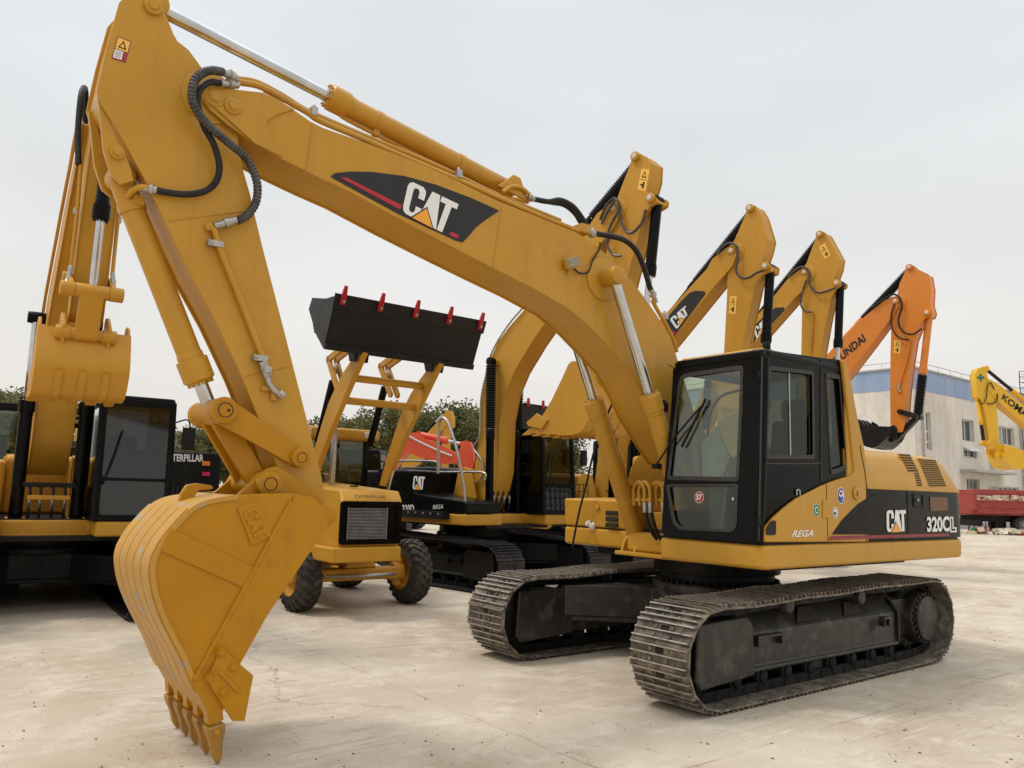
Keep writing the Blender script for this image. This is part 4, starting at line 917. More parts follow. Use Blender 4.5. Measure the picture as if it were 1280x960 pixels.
# ears
ear = Yp([(290, 624), (334, 586), (345, 583), (357, 589), (380, 606), (402, 622), (411, 640), (411, 657), (400, 668), (370, 690), (300, 668)], .26)
for s in (1, -1):
    m = MB(); m.slab([V((p.x, s*.23, p.z)) for p in ear], (0, s*.035, 0)); m.build('hinge_ear', B2, bucket_o, bevel=.006)
m = MB(); m.slab([V((p.x, -.24, p.z)) for p in Yp([(292, 626), (334, 592), (340, 600), (340, 625)], 0)], (0, .002, 0))
for s in (1, -1):
    m = MB(); m.cylb((EP.x, s*.14, EP.z), (EP.x, s*.33, EP.z), .083, .014, 32); m.lathe((EP.x, s*.33, EP.z), (EP.x, s*.335, EP.z), [(0, .056), (1, .056)], 28); m.build('ear_pin', B2, bucket_o, angle=32)
    m = MB(); P1 = [V((EP.x+.046*cos(a), s*.335, EP.z+.046*sin(a))) for a in [2*pi*i/28 for i in range(28)]]; P2 = [V((EP.x+.04*cos(a), s*.335, EP.z+.04*sin(a))) for a in [2*pi*i/28 for i in range(28)]]; m.ring(P1, P2, (0, s*.002, 0)); m.build('snap_ring', M['hole'], bucket_o)
    m = MB(); m.cylb((BK.x, s*.15, BK.z), (BK.x, s*.32, BK.z), .075, .012, 32); m.build('hinge_pin', B2, bucket_o)
# welded strips and plate on the side
m = MB()
def strip(a, b_, w=.012, d=.014):
    A_1, B_1 = Yp([a, b_], BW+d*.3); q = (B_1-A_1).to_track_quat('Z', 'Y').to_matrix(); m.box((A_1+B_1)/2, (w, d, (A_1-B_1).length), q)
strip((364, 627), (243, 850), .022, .026)
m.build('side_rib', B2, bucket_o, bevel=.004)
m = MB(); m.slab(Yp([(363, 630), (243, 851), (239, 851), (269, 906), (280, 884), (300, 829), (334, 768), (380, 700), (393, 682), (406, 665), (410, 650), (404, 634), (390, 622), (368, 618)], BW+.001), (0, .013, 0)); m.build('edge_doubler', B2, bucket_o, bevel=.004)
m = MB(); m.slab(Yp([(213, 660), (316, 709), (305, 735), (200, 688)], BW+.001), (0, .010, 0)); m.build('side_wear_plate', B2, bucket_o, bevel=.003)
pl_ = Yp([(314, 682), (340, 669), (322, 625), (296, 635)], BW+.001)
m = MB(); m.slab(pl_, (0, .010, 0)); m.build('name_plate', B2, bucket_o, bevel=.003)
q = Yp([(300, 639), (318, 679), (337, 669.5), (321, 630)], BW+.011); m = MB()
for P in (C_, A_, T_): m.slab([bil(q, .04+.92*u, .10+.8*v) for u, v in P], (0, .007, 0))
m.build('raised_lettering', B2, bucket_o, bevel=.0015)
# lip, adapters, teeth
lipA, lipB = SP[0], SP[30]
d_l = (lipB-lipA).normalized()
m = MB(); nrm_ = V((-d_l.z, 0, d_l.x)); 
if nrm_.x < 0: nrm_ = -nrm_
a, b_ = lipA-d_l*.02, lipB
m.slab([V((p.x, -BW-.01, p.z)) for p in (a, b_, b_-nrm_*.02, a-nrm_*.045)], (0, 2*BW+.02, 0)); m.build('lip_plate', B2, bucket_o, bevel=.006)
tip = V((MF.y((272, 957), .44).x, 0, .004))
td = (tip-V((lipB.x, 0, lipB.z))).normalized(); tn = V((-td.z, 0, td.x)); 
if tn.x < 0: tn = -tn
for k in range(5):
    y = -.435+k*.2175; base = V((lipB.x, y, lipB.z)); tp = V((tip.x, y, tip.z)); Lt = (tp-base).length
    m = MB(); st = base-td*.20
    for t0, t1, w0, w1, h0, h1 in ((0, .10, .040, .045, .015, .045), (.10, .185, .045, .046, .045, .050), (.185, .22, .034, .030, .036, .030)):
        p0 = st+td*t0; p1 = st+td*t1
        i0 = m.add([p0+tn*(h0*.9)+V((0, w0, 0)), p0+tn*(h0*.9)-V((0, w0, 0)), p0-tn*h0-V((0, w0, 0)), p0-tn*h0+V((0, w0, 0))]); i1 = m.add([p1+tn*(h1*.9)+V((0, w1, 0)), p1+tn*(h1*.9)-V((0, w1, 0)), p1-tn*h1-V((0, w1, 0)), p1-tn*h1+V((0, w1, 0))])
        m.face([i0, i0+1, i0+2, i0+3]); m.face([i1+3, i1+2, i1+1, i1])
        for j in range(4): jj = (j+1) % 4; m.face([i0+j, i1+j, i1+jj, i0+jj])
    ad = m.build('tooth_adapter', B2, bucket_o, bevel=.006)
    m = MB(); secs = [(.0, .048, .046), (.012, .055, .055), (.06, .050, .048), (.11, .036, .034), (.6*Lt+.05, .029, .027), (Lt*.92, .024, .015), (Lt, .017, .006)]
    ids = []
    p_off = .02
    for t, w, h in secs:
        if t < p_off and t > 0: pass
        p = base+td*(t); ids.append(m.add([p+tn*h+V((0, w, 0)), p+tn*h-V((0, w, 0)), p-tn*h-V((0, w, 0)), p-tn*h+V((0, w, 0))]))
    for i0, i1 in zip(ids, ids[1:]):
        for j in range(4): jj = (j+1) % 4; m.face([i0+j, i1+j, i1+jj, i0+jj])
    m.face([ids[0], ids[0]+1, ids[0]+2, ids[0]+3]); m.face([ids[-1]+3, ids[-1]+2, ids[-1]+1, ids[-1]])
    m.build('tooth', M['tooth'], bucket_o, bevel=.005)
    m = MB(); c = base+td*.035; m.lathe(c+V((0, .050, 0)), c+V((0, .062, 0)), [(0, .02), (1, .018)], 14); m.build('tooth_pin', B2, bucket_o)
# side cutters
cut_px = [(275.6, 809.6), (315, 843.5), (304, 900), (289, 900), (278, 883), (257, 849)]
cp = Yp(cut_px, BW+.015)
for s in (1, -1):
    m = MB(); m.slab([V((p.x, s*p.y, p.z)) for p in cp], (0, s*.03, 0)); co = m.build('side_cutter', B2, bucket_o, bevel=.006)
    for px in ((276.2, 815), (291, 833), (262.3, 847.5), (278, 864.5)):
        m = MB(); c = MF.y(px, BW+.045); c.y *= s; m.cyl(c, c+V((0, s*.008, 0)), .028, 16); m.lathe(c+V((0, s*.008, 0)), c+V((0, s*.022, 0)), [(0, .02), (1, .019)], 6); m.build('bolt', B2, bucket_o)
    m = MB(); A_1, B_1 = [V((p.x, s*p.y, p.z)) for p in Yp([(274, 839), (299, 865)], BW+.05)]; q = (B_1-A_1).to_track_quat('Z', 'Y').to_matrix(); m.box((A_1+B_1)/2, (.012, .02, (A_1-B_1).length), q); m.build('cutter_rib', B2, bucket_o, bevel=.003)
# lifting hook on the back
hk = Yp([(215, 645), (222, 632), (225, 618), (233, 606), (246, 604), (264, 607), (266, 610), (262, 612), (248, 613), (242, 620), (240, 632), (250, 641)], .05)
m = MB(); m.slab([V((p.x, .02, p.z)) for p in hk], (0, .05, 0)); m.build('lifting_hook', B2, bucket_o, bevel=.006)

# ---- scrap of white plastic on the toolbox ledge
c = MF.o + Matrix.Rotation(MF.a, 3, 'Z') @ V((.83, MF.x((737, 658), .84).y, MF.x((737, 664), .84).z))
rgg = random.Random(2); m = MB()
for k in range(7):
    p = c+V((rgg.uniform(-.04, .04), rgg.uniform(-.03, .03), .015+.02*k*.5)); m.lathe(p, p+V((rgg.uniform(-.02, .02), rgg.uniform(-.02, .02), .05)), [(0, .02), (.5, .038-.003*k), (1, .006)], 7)
tag(m.build('plastic_scrap', M['white']), 'crumpled scrap of white plastic stuck on the yellow toolbox of the near excavator', 'litter')
# ================================================================ machines behind
def body(root, paint='yellow_b', side='black', cw='black', cab=True, zc=1.08, grille=None, fine=True, hood=None, gl=None):
    """undercarriage, deck, cab, engine house and counterweight of a 20 t excavator"""
    make_track(root, 1, bright=False, fine=fine); make_track(root, -1, bright=False, fine=fine); make_carbody(root, False)
    Pn, S_, Cw = M[paint], M[side], M[cw]
    m = MB(); m.xy([(1.42, 1.38), (-2.3, 1.38), (-2.3, -1.38), (1.30, -1.38), (1.30, -.50), (.98, -.48), (.98, .48), (1.42, .50)], zc, zc+.19); m.build('deck_skirt', Pn, root, bevel=.03, seg=3)
    m = MB(); m.bb(-2.25, .95, -1.34, 1.34, zc+.19, zc+.205); m.bb(.95, 1.38, .52, 1.34, zc+.19, zc+.205); m.bb(-2, 1.2, -.8, .8, zc-.06, zc); m.build('deck_floor', M['black_m'], root)
    z0 = zc+.205
    m = MB(); m.xy([(-2.0, 1.36), (-2.35, 1.36), (-2.62, 1.15), (-2.74, .6), (-2.78, 0), (-2.74, -.6), (-2.62, -1.15), (-2.35, -1.36), (-2.0, -1.36)], zc, zc+.95); m.build('counterweight', Cw, root, bevel=.05, seg=3)
    m = MB(); m.xz([(-1.99, z0), (-1.99, zc+.98), (-1.7, zc+1.04), (-.7, zc+1.04), (-.62, zc+.98), (-.62, z0)], -.45, 1.34); m.build('engine_hood', M[hood] if hood else Pn, root, bevel=.05, seg=3)
    m = MB(); m.xz([(-1.99, z0), (-1.99, zc+.92), (-.55, zc+.96), (-.2, zc+.94), (-.2, z0)], -1.38, -.46); m.build('fuel_tank', S_, root, bevel=.05, seg=3)
    m = MB(); m.xz([(-.19, z0), (-.19, zc+.55), (.2, zc+.50), (1.22, zc+.42), (1.28, zc+.36), (1.28, z0)], -1.38, -.55); m.build('toolbox', S_, root, bevel=.03, seg=3)
    if cab:
        xf, xr, yi, yo, zt = 1.42, -.35, .44, 1.36, zc+1.82
        def xw(z): return xf-.10*((z-z0)/(zt-z0))**1.5
        c = MB(); c.bb(xr, xf-.06, yi, yo, z0, z0+.04); cab_o = c.build('cab', M['black_m'], root)
        m = MB(); m.xy([(xr, yi), (xf-.16, yi), (xf-.12, yi+.06), (xf-.12, yo-.06), (xf-.16, yo), (xr, yo)], zt-.07, zt); m.build('roof', M['black'], cab_o, bevel=.03, seg=3)
        zm = z0+.42
        for y, sg in ((yo, -1), (yi, 1)):
            m = MB(); pts = [(xr, z0), (xf-.02, z0), (xw(zt-.05), zt-.05), (xr, zt-.05)]
            O_ = [V((p[0], y, p[1])) for p in pts]; I_ = [V((xr+.10, y, zm)), V((xw(zm)-.09, y, zm)), V((xw(zt-.15)-.08, y, zt-.15)), V((xr+.10, y, zt-.15))]
            m.ring(rnd(O_, .04), rnd(I_, .06), (0, sg*.05, 0)); m.bb(.32, .39, min(y, y+sg*.05), max(y, y+sg*.05), zm-.02, zt-.1); m.build('side_frame', M['black'], cab_o, bevel=.008)
            m = MB(); m.slab([p+V((0, sg*.025, 0)) for p in I_], (0, sg*.006, 0)); m.build('side_window', M[gl or 'glass_dk'], cab_o)
        m = MB(); F_ = lambda y, z: V((xw(z), y, z))
        for za, zb in ((z0, z0+.52), (z0+.52, zt-.05)):
            O_ = [F_(yi, za), F_(yo, za), F_(yo, zb), F_(yi, zb)]; I_ = [F_(yi+.085, za+.07 if za == z0 else za+.02), F_(yo-.07, za+.07 if za == z0 else za+.02), F_(yo-.07, zb-.02 if za == z0 else zb-.09), F_(yi+.085, zb-.02 if za == z0 else zb-.09)]
            m.ring(rnd(O_, .02), rnd(I_, .05), (-.06, 0, 0))
            k = MB(); k.slab([p+V((-.025, 0, 0)) for p in I_], (-.006, 0, 0)); k.build('windscreen', M[gl] if gl else M['glass'] if za > z0 else M['glass_dk'], cab_o)
        m.build('windscreen_frame', M['black'], cab_o, bevel=.008)
        for y in (yi+.035, yo-.035): k = MB(); k.tube([F_(y, z0)+V((-.03, 0, 0)), F_(y, (z0+zt)/2)+V((-.03, 0, 0)), F_(y, zt-.06)+V((-.04, 0, 0))], .045, 10); k.build('corner_post', M['black'], cab_o)
        m = MB(); m.bb(.15, .7, .66, 1.14, z0+.1, z0+.42); m.slab([(.22, .68, z0+.4), (.10, .68, z0+1.15), (0, .68, z0+1.15), (.1, .68, z0+.4)], (0, .44, 0)); m.build('driver_seat', M['seat'], cab_o, bevel=.04)
        m = MB(); m.tube([F_(yi+.1, z0+.45)+V((.02, 0, 0)), F_(yi+.2, z0+.8)+V((.03, 0, 0)), F_(yi+.28, z0+1.15)+V((.03, 0, 0))], .012, 6); m.build('wiper', M['black_m'], cab_o)
        m = MB(); m.tube([F_(yo, z0+1.3), F_(yo, z0+1.3)+V((.12, .14, .02)), F_(yo, z0+1.0)+V((.12, .16, 0))], .012, 6); m.box(F_(yo, z0+1.08)+V((.11, .15, 0)), (.05, .16, .30)); m.build('mirror', M['black_m'], cab_o, bevel=.02)
    return root
BOOM3 = [V((x, 0, z)) for x, z in BOOM]; STK3 = [V((x, 0, z)) for x, z in STK]
def gen_bucket(root, bk, tp, width, material, wear=None, nteeth=5, cutters=True):
    A_1, B_1 = BK, tip
    T = lambda p: sim((p.x, 0, p.z), (A_1.x, 0, A_1.z), (B_1.x, 0, B_1.z), bk, tp)
    w = width/2; k_ = (V(tp)-V(bk)).length/(B_1-A_1).length
    pts = [T(p) for p in SP]
    bp = spline([T(SP[i]) for i in (30, 31, 0, 1, 2, 3, 4, 5, 6, 7, 8, 9, 10, 11, 12, 13, 14, 15, 16)], 3)
    m = MB(); n = len(bp)
    c0 = sum(pts, V((0, 0, 0)))/len(pts)
    def off(p, d): return p+(V((p.x, 0, p.z))-c0).normalized()*d
    for y0, y1, o1, o2 in [(-w-.005, w+.005, .012, -.02)]:
        a = [off(p, o1) for p in bp]; b = [off(p, o2) for p in bp]
        ids = [m.add([V((p.x, y, p.z)) for p in q]) for q in (a, b) for y in (y0, y1)]
        for i in range(n-1):
            m.face([ids[0]+i, ids[1]+i, ids[1]+i+1, ids[0]+i+1]); m.face([ids[2]+i+1, ids[3]+i+1, ids[3]+i, ids[2]+i]); m.face([ids[0]+i+1, ids[2]+i+1, ids[2]+i, ids[0]+i]); m.face([ids[1]+i, ids[3]+i, ids[3]+i+1, ids[1]+i+1])
        m.face([ids[0], ids[2], ids[3], ids[1]]); m.face([ids[0]+n-1, ids[1]+n-1, ids[3]+n-1, ids[2]+n-1])
    o = m.build('bucket', wear or material, root, angle=50)
    for s in (1, -1): m = MB(); m.xz(pts, s*w, s*(w-.03)); m.build('side_plate', material, o, bevel=.008)
    e = [T(p) for p in ear]
    for s in (1, -1):
        m = MB(); m.xz(e, s*.20*1.0, s*.235); m.build('hinge_ear', material, o, bevel=.006)
        q = T(EP); m = MB(); m.cylb((q.x, s*.15, q.z), (q.x, s*.29, q.z), .075, .012, 24); m.build('ear_pin', material, o, angle=32)
    lb = T(lipB); la = T(lipA); tp = V(tp); d = (tp-V((lb.x, 0, lb.z))).normalized(); tn_ = V((-d.z, 0, d.x))
    for k in range(nteeth):
        y = -w+.05+(2*w-.1)*k/(nteeth-1); m = MB(); st = V((lb.x, y, lb.z))-d*.16; ids = []
        for t, ww, h in ((0, .045, .03), (.12, .05, .05), (.17, .052, .052), (.25, .035, .035), ((tp-lb).length*1.0+.13, .014, .008)):
            p = st+d*t; ids.append(m.add([p+tn_*h+V((0, ww, 0)), p+tn_*h-V((0, ww, 0)), p-tn_*h-V((0, ww, 0)), p-tn_*h+V((0, ww, 0))]))
        for i0, i1 in zip(ids, ids[1:]):
            for j in range(4): jj = (j+1) % 4; m.face([i0+j, i1+j, i1+jj, i0+jj])
        m.face([ids[0], ids[0]+1, ids[0]+2, ids[0]+3]); m.face([ids[-1]+3, ids[-1]+2, ids[-1]+1, ids[-1]]); m.build('tooth', material, o, bevel=.004)
    m = MB(); c_ = [T(p) for p in cp]
    for s in ((1, -1) if cutters else ()): m = MB(); m.xz(c_, s*(w+.003), s*(w+.03)); m.build('side_cutter', material, o, bevel=.006)
    # wear ribs running round the back
    for y in (-w*.5, 0, w*.5):
        m = MB(); q = bp[6:-16]; a = [off(p, .026) for p in q]; b = [off(p, .010) for p in q]; nn = len(q)
        ids = [m.add([V((p.x, yy, p.z)) for p in z]) for z in (a, b) for yy in (y-.035, y+.035)]
        for i in range(nn-1):
            m.face([ids[0]+i, ids[1]+i, ids[1]+i+1, ids[0]+i+1]); m.face([ids[0]+i+1, ids[2]+i+1, ids[2]+i, ids[0]+i]); m.face([ids[1]+i, ids[3]+i, ids[3]+i+1, ids[1]+i+1])
        m.build('wear_strip', wear or material, o)
    return o, T
def boom_cyls(root, top, body_l=1.65, mat_b='black', boot=True, foot_p=(.81, 1.17)):
    for s in (-1, 1): cylinder(root, (foot_p[0], s*.37, foot_p[1]), (top[0], s*.37, top[-1]), body_l, .075, .045, mat_b, 'chrome', boot=boot, name='boom_cylinder')
def warn(root, q, n):
    """two-part yellow warning sticker on the quad q (bl, br, tr, tl), facing n"""
    n = V(n); m = MB(); m.slab(q, n*.003)
    t = [bil(q, a, b)+n*.003 for a, b in ((.2, .60), (.8, .60), (.5, .92))]; ti = [bil(q, a, b)+n*.003 for a, b in ((.33, .65), (.67, .65), (.5, .83))]; m.ring(t, ti, n*.002, 1)
    m.slab([bil(q, a, b)+n*.003 for a, b in ((.12, .49), (.88, .49), (.88, .51), (.12, .51))], n*.002, 1)
    m.slab([bil(q, a, b)+n*.003 for a, b in ((.45, .10), (.72, .10), (.72, .40), (.5, .40), (.5, .3), (.2, .27), (.2, .21), (.5, .21))], n*.002, 1)
    return m.build('warning_sticker', [M['cream'], M['hole']], root)
def foot_hoses(root, zc=1.1):
    for i, y in enumerate((-.2, -.08, .06, .2)):
        m = MB(); m.tube([(.55, y, zc+.62), (.68, y, zc+.66), (.76, y, zc+.45), (.72, y, zc+.22), (.55, y, zc+.16)], .018, 8); m.build('foot_hose', M['rubber'], root)
        m = MB(); m.cylb((.755, y, zc+.36), (.76, y, zc+.5), .022, .005, 8); m.build('hose_fitting', M['steel'], root)
def row_machine(name, fr, label, paint, boom_px, stick_px, bp_px, st_px_, kc_px, bk, tp, cyl_top_px, sc, kcyl_len, bmat=None, group='excavators with raised arms in the row behind', kp=None, sidemat='black', bodyargs=None, bcol='black', kboot=False):
    root = empty(name, fr, label, 'excavator', group)
    body(root, paint, side=sidemat, **(bodyargs or {}))
    P = M[paint]; yb, ys = .215, .175
    bo = beam(root, 'boom', P, [(p.x, p.z) for p in fr.ys(boom_px, -yb)], yb, 0, lip=.012)
    st = beam(root, 'stick', P, [(p.x, p.z) for p in fr.ys(stick_px, -ys)], ys, 0, lip=.016)
    bp = fr.y(bp_px, -yb); top = fr.y(st_px_, -ys); kc = fr.y(kc_px, -ys)
    for q, r, o in ((bp, .06, bo), (top, .055, st), (kc, .055, st)):
        for s in (-1, 1):
            m = MB(); m.cylb((q.x, s*.17, q.z), (q.x, s*.232, q.z), r*1.5, .012, 28); m.cylb((q.x, s*.232, q.z), (q.x, s*.242, q.z), r*.8, .004, 20, 1); m.build('pin_boss', [P, M['pale']], o, angle=32)
    m = MB(); m.cylb((bp.x+.06, -.19, bp.z-.05), (bp.x+.06, .19, bp.z-.05), .2, .01, 36); m.build('pivot_boss', P, st)
    # lug carrying the bucket cylinder
    # stick cylinder
    a, b_, c = [fr.y(p, 0) for p in sc]
    cylinder(root, a, V((top.x, 0, top.z)), (b_-a).length, .09, .045, bcol, 'chrome', boot=True, name='stick_cylinder')
    fo = (.10, 0, 1.95)
    ct = fr.y(cyl_top_px, -.37)
    boom_cyls(root, ct, mat_b=bcol if bcol == 'black' else bcol)
    for s in (-1, 1):
        m = MB(); m.cylb((ct.x, s*.2, ct.z), (ct.x, s*.42, ct.z), .065, .012, 20); m.build('cylinder_boss', P, bo)
    m = MB()
    for y in (-.36, .30): m.xz([(-.3, 1.25), (.5, 1.25), (.26, 2.08), (.06, 2.12), (-.1, 2.05)], y, y+.05)
    m.build('boom_bracket', P, root, bevel=.01)
    for y in (-.37, .37):
        m = MB()
        for dy in (-.1, .07): m.xz([(.62, 1.06), (1.0, 1.06), (.9, 1.26), (.72, 1.26)], y+dy, y+dy+.03)
        m.build('cylinder_bracket', P, root, bevel=.008)
    foot_hoses(root)
    bu, T = gen_bucket(root, bk, tp, 1.15, bmat or P)
    ep = T(EP); K_ = fr.y(kp, 0) if kp else V(bk)+(V((kc.x, 0, kc.z))-V(bk)).normalized()*.55+V((.38, 0, .0))
    kc0 = V((kc.x, 0, kc.z)); cylinder(root, kc0, K_, kcyl_len, .088, .05, bcol, 'chrome', name='bucket_cylinder', boot=kboot)
    lp = V(bk)+(kc0-V(bk)).normalized()*.42
    LM = bmat or P
    for s in (1, -1):
        m = MB(); linkbar(m, K_, lp, .07, .06, s*.185, s*.22); m.cylb((K_.x, s*.17, K_.z), (K_.x, s*.25, K_.z), .072, .01, 20); m.cylb((lp.x, s*.17, lp.z), (lp.x, s*.25, lp.z), .062, .01, 20); m.build('side_link', LM, root, angle=32)
    m = MB(); m.cylb((K_.x, -.17, K_.z), (K_.x, .17, K_.z), .07, .01, 20); linkbar(m, K_, ep, .06, .06, -.10, .10); m.build('power_link', LM, root, angle=32)
    return root, bo, st
Hs = lambda fr, pts, y: [fr.y(p, y) for p in pts]
def bhose(fr, pts, y, r, parent, material='hose', name='stick_hose'):
    m = MB(); m.tube([fr.y(p, y) for p in pts], r, 8, 6); return m.build(name, M[material], parent)

# ---- C : the nearer one of the row, under the main boom
CF_ = Frame(-.6685, 15.548, -45)
c_boom = [(771, 256), (764, 253), (746, 267), (735.7, 283), (700, 325), (657, 385), (635, 410), (622.5, 427), (612, 450), (603, 485), (599.6, 518), (597.5, 558), (592, 595), (588, 622), (600, 632), (615, 622), (622, 590), (623.5, 558), (624.6, 527), (631, 493), (643, 464), (664, 429), (684, 400), (720, 350), (750.6, 304), (760, 294.6), (771, 278), (774.7, 267)]
c_stick = [(788, 205), (790, 194), (796, 190), (804, 194), (814, 202), (813, 222), (808, 240), (820, 246), (821, 252), (812, 258), (803, 272), (799, 290), (792, 317), (786, 340), (772, 395), (755, 455), (747, 462), (737, 458), (736, 445), (748, 390), (757, 320), (768, 272), (771, 249), (776, 235)]
rC, bC, sC = row_machine('excavator', CF_, 'yellow excavator with glossy black side panels and grey tube handrail, right behind the yellow loader', 'yellow_b', c_boom, c_stick, (766, 260), (795, 196), (814, 248),
    tuple(CF_.y((741, 452), 0)), tuple(CF_.y((677, 547), 0)), (614, 452), [(705, 318), (740, 272), (795, 197)], 1.25, kp=(802, 440), bodyargs=dict(hood='black'), group='yellow excavators with model decals')
warn(sC, Hs(CF_, [(797, 237), (807, 239), (812, 212), (802, 211)], -.175), (0, -1, 0))
bhose(CF_, [(750, 275), (758, 257), (768, 248), (774, 256), (776, 275), (783, 289), (792, 290), (803, 277), (807, 262)], -.25, .024, sC)
bhose(CF_, [(752, 280), (761, 262), (770, 250), (773, 262), (762, 285), (759, 305), (766, 318), (776, 320)], -.27, .022, sC)
bhose(CF_, [(655, 383), (634, 408), (615, 440), (607, 470), (601, 500), (600, 540), (596, 552), (592, 560), (602, 575), (604, 590), (598, 602), (585, 604)], -.25, .018, bC, 'steel', 'boom_pipe')
Cs = M['black']
m = MB(); logo_on(rC, [CF_.y(p, -1.386) for p in ((516, 611.5), (530, 612), (531.5, 596), (517.5, 595))], (0, -.004, 0))
m = MB(); text_on(m, '320D', [CF_.y(p, -1.388) for p in ((503, 641.5), (518, 641), (518, 630.5), (503, 631))], (0, -.004, 0), .03); m.build('model_lettering', M['white'], rC)
m = MB(); text_on(m, 'REGA', [CF_.y(p, -1.388) for p in ((541, 636.5), (554, 636), (555, 630.5), (542, 631))], (0, -.004, 0), .01); m.build('side_lettering', M['white'], rC)
m = MB(); m.slab([CF_.y(p, -1.388) for p in ((494, 641), (502, 641), (497, 628), (494, 628))], (0, -.003, 0)); m.build('reflector_strip', M['redtooth'], rC)
# handrail and tread step on its right side
m = MB(); m.tube([CF_.y(p, -1.30) for p in ((547.5, 592), (548, 560), (549, 530))]+[CF_.y(p, -1.33) for p in ((552, 523), (557, 524), (562, 533), (570, 558), (576, 585), (580, 610), (581, 640), (577, 655))], .026, 10); m.build('handrail', M['steel'], rC)
for pts in ([(490, 585), (494, 577), (520, 576), (547, 578), (548, 590)], [(549, 590), (580, 590), (605, 591), (606, 600)]):
    m = MB(); m.tube([CF_.y(p, -1.2) for p in pts], .02, 8); m.build('guard_rail', M['steel'], rC)
m = MB(); p0 = CF_.y((496, 646), -1.40); p1 = CF_.y((561, 645), -1.40); m.bb(p0.x, p1.x, -1.55, -1.385, 1.17, 1.30)
for k in range(7): x = p0.x+(p1.x-p0.x)*(k+.5)/7; m.box((x, -1.552, 1.26), (.05, .006, .03), None, 1)
m.build('tread_step', [M['black_m'], M['steel']], rC, bevel=.01)
m = MB(); g0 = [CF_.x(p, 1.46) for p in ((689, 604), (735, 606), (735, 641), (689, 641))]
for k in range(9): a = bil(g0, k/8, 0); b_ = bil(g0, k/8, 1); m.tube([a, b_], .008, 5)
for k in range(5): a = bil(g0, 0, k/4); b_ = bil(g0, 1, k/4); m.tube([a, b_], .008, 5)
m.build('windscreen_guard', M['black_m'], rC)

# ---- D
DF = Frame(1.86, 17.9, -45)
d_boom = [(919, 310), (914, 306.5), (907.5, 310), (890, 324), (883.4, 336), (833, 391), (800, 425), (775, 465), (758, 510), (750, 550), (745, 590), (742, 618), (755, 626), (765, 618), (768, 600), (770, 560), (778, 530), (795, 490), (815, 455), (842, 421.6), (895.5, 355), (916, 332), (920.6, 318)]
d_stick = [(932, 268), (934, 258.6), (939, 255), (944.7, 257.5), (951, 268), (960, 298), (957, 312), (952, 326), (964, 331), (963, 339), (952, 344), (944.7, 354), (936, 393), (928, 432.5), (918, 500), (912, 540), (902, 545), (896, 538), (898, 500), (905, 438), (908.6, 371), (909.7, 327), (914, 306), (918.4, 299)]
rD, bD, sD = row_machine('excavator', DF, 'yellow excavator with raised arm bearing the largest white-lettered decal behind the near cab roof', 'yellow_b', d_boom, d_stick, (914, 313), (938, 260.5), (957.5, 333),
    tuple(DF.y((903, 535), 0)), tuple(DF.y((840, 590), 0)), (770, 480), [(835, 398), (868, 352), (938, 261)], 1.45, kp=(953, 505), group='yellow excavators with model decals')
ddec = [(836, 392), (850, 378), (861, 366), (868, 363), (880, 364), (882, 368), (844, 417), (838, 417)]
m = MB(); m.slab(Hs(DF, [(843, 420), (831, 412), (833, 398), (851, 377), (862, 366), (869, 363.5), (880, 364), (882.3, 367)], -.216), (0, -.003, 0)); m.build('dark_decal', M['decal'], bD)
logo_on(bD, Hs(DF, [(846, 412), (861, 391.5), (857, 382), (837, 399)], -.22), (0, -.003, 0))
m = MB(); m.slab(Hs(DF, [(842, 419.5), (845, 415.5), (839, 413), (837, 416)], -.22), (0, -.003, 0)); m.build('decal_stripe', M['red_b'], bD)
warn(sD, Hs(DF, [(911, 392), (919.5, 392.3), (921, 370), (912.5, 370)], -.175), (0, -1, 0))
bhose(DF, [(896, 318), (905, 307), (914, 304), (921, 309), (922, 325), (920, 338), (926, 347), (936, 347), (946, 341), (954, 338)], -.25, .024, sD)

# ---- E
EF = Frame(4.4, 20.7, -45)
e_boom = [(1011, 338), (1006, 335.5), (999.4, 337), (986, 347), (964.4, 373.5), (951, 389), (915, 430), (885, 470), (865, 520), (855, 560), (850, 612), (860, 622), (872, 612), (875, 570), (882, 530), (900, 490), (925, 450), (962, 408.5), (990.6, 375.6), (1001.6, 365), (1008, 350)]
e_stick = [(1020, 297), (1022, 290), (1027, 288.5), (1032, 291), (1037, 300), (1049, 322), (1047, 335), (1042, 348), (1051, 351), (1051, 357), (1044, 362), (1039, 372), (1033, 400), (1026, 440), (1016, 490), (1008, 540), (1000, 545), (994, 538), (998, 480), (1001.5, 440), (1002.5, 385), (1002, 355), (1007, 332), (1012, 318)]
rE, bE, sE = row_machine('excavator', EF, 'yellow excavator whose raised arm stands between the orange arm and the next yellow arm', 'yellow_b', e_boom, e_stick, (1005.5, 339.5), (1025, 293), (1046.5, 354),
    tuple(EF.y((1001, 535), 0)), tuple(EF.y((950, 585), 0)), (885, 478), [(945, 400), (968, 372), (1025, 294)], 1.45, kp=(1045, 500), group='yellow excavators with model decals')
m = MB(); m.slab(Hs(EF, [(951, 410), (941, 432), (945, 405), (962, 389), (970, 384.5), (980, 384), (981, 387.5), (962, 408)], -.216)[::1], (0, -.003, 0)); m.build('dark_decal', M['decal'], bE)
logo_on(bE, Hs(EF, [(946, 424), (961, 405), (957, 397), (942, 411)], -.22), (0, -.003, 0))
warn(sE, Hs(EF, [(1031, 324), (1038, 319), (1031, 304), (1024, 309)], -.175), (0, -1, 0))
bhose(EF, [(985, 346), (996, 336), (1006, 334), (1012, 342), (1012, 355), (1020, 365), (1030, 365), (1044, 360)], -.25, .024, sE)
bhose(EF, [(1008, 350), (1003, 365), (1001, 380), (1006, 389), (1015, 390)], -.26, .02, sE)
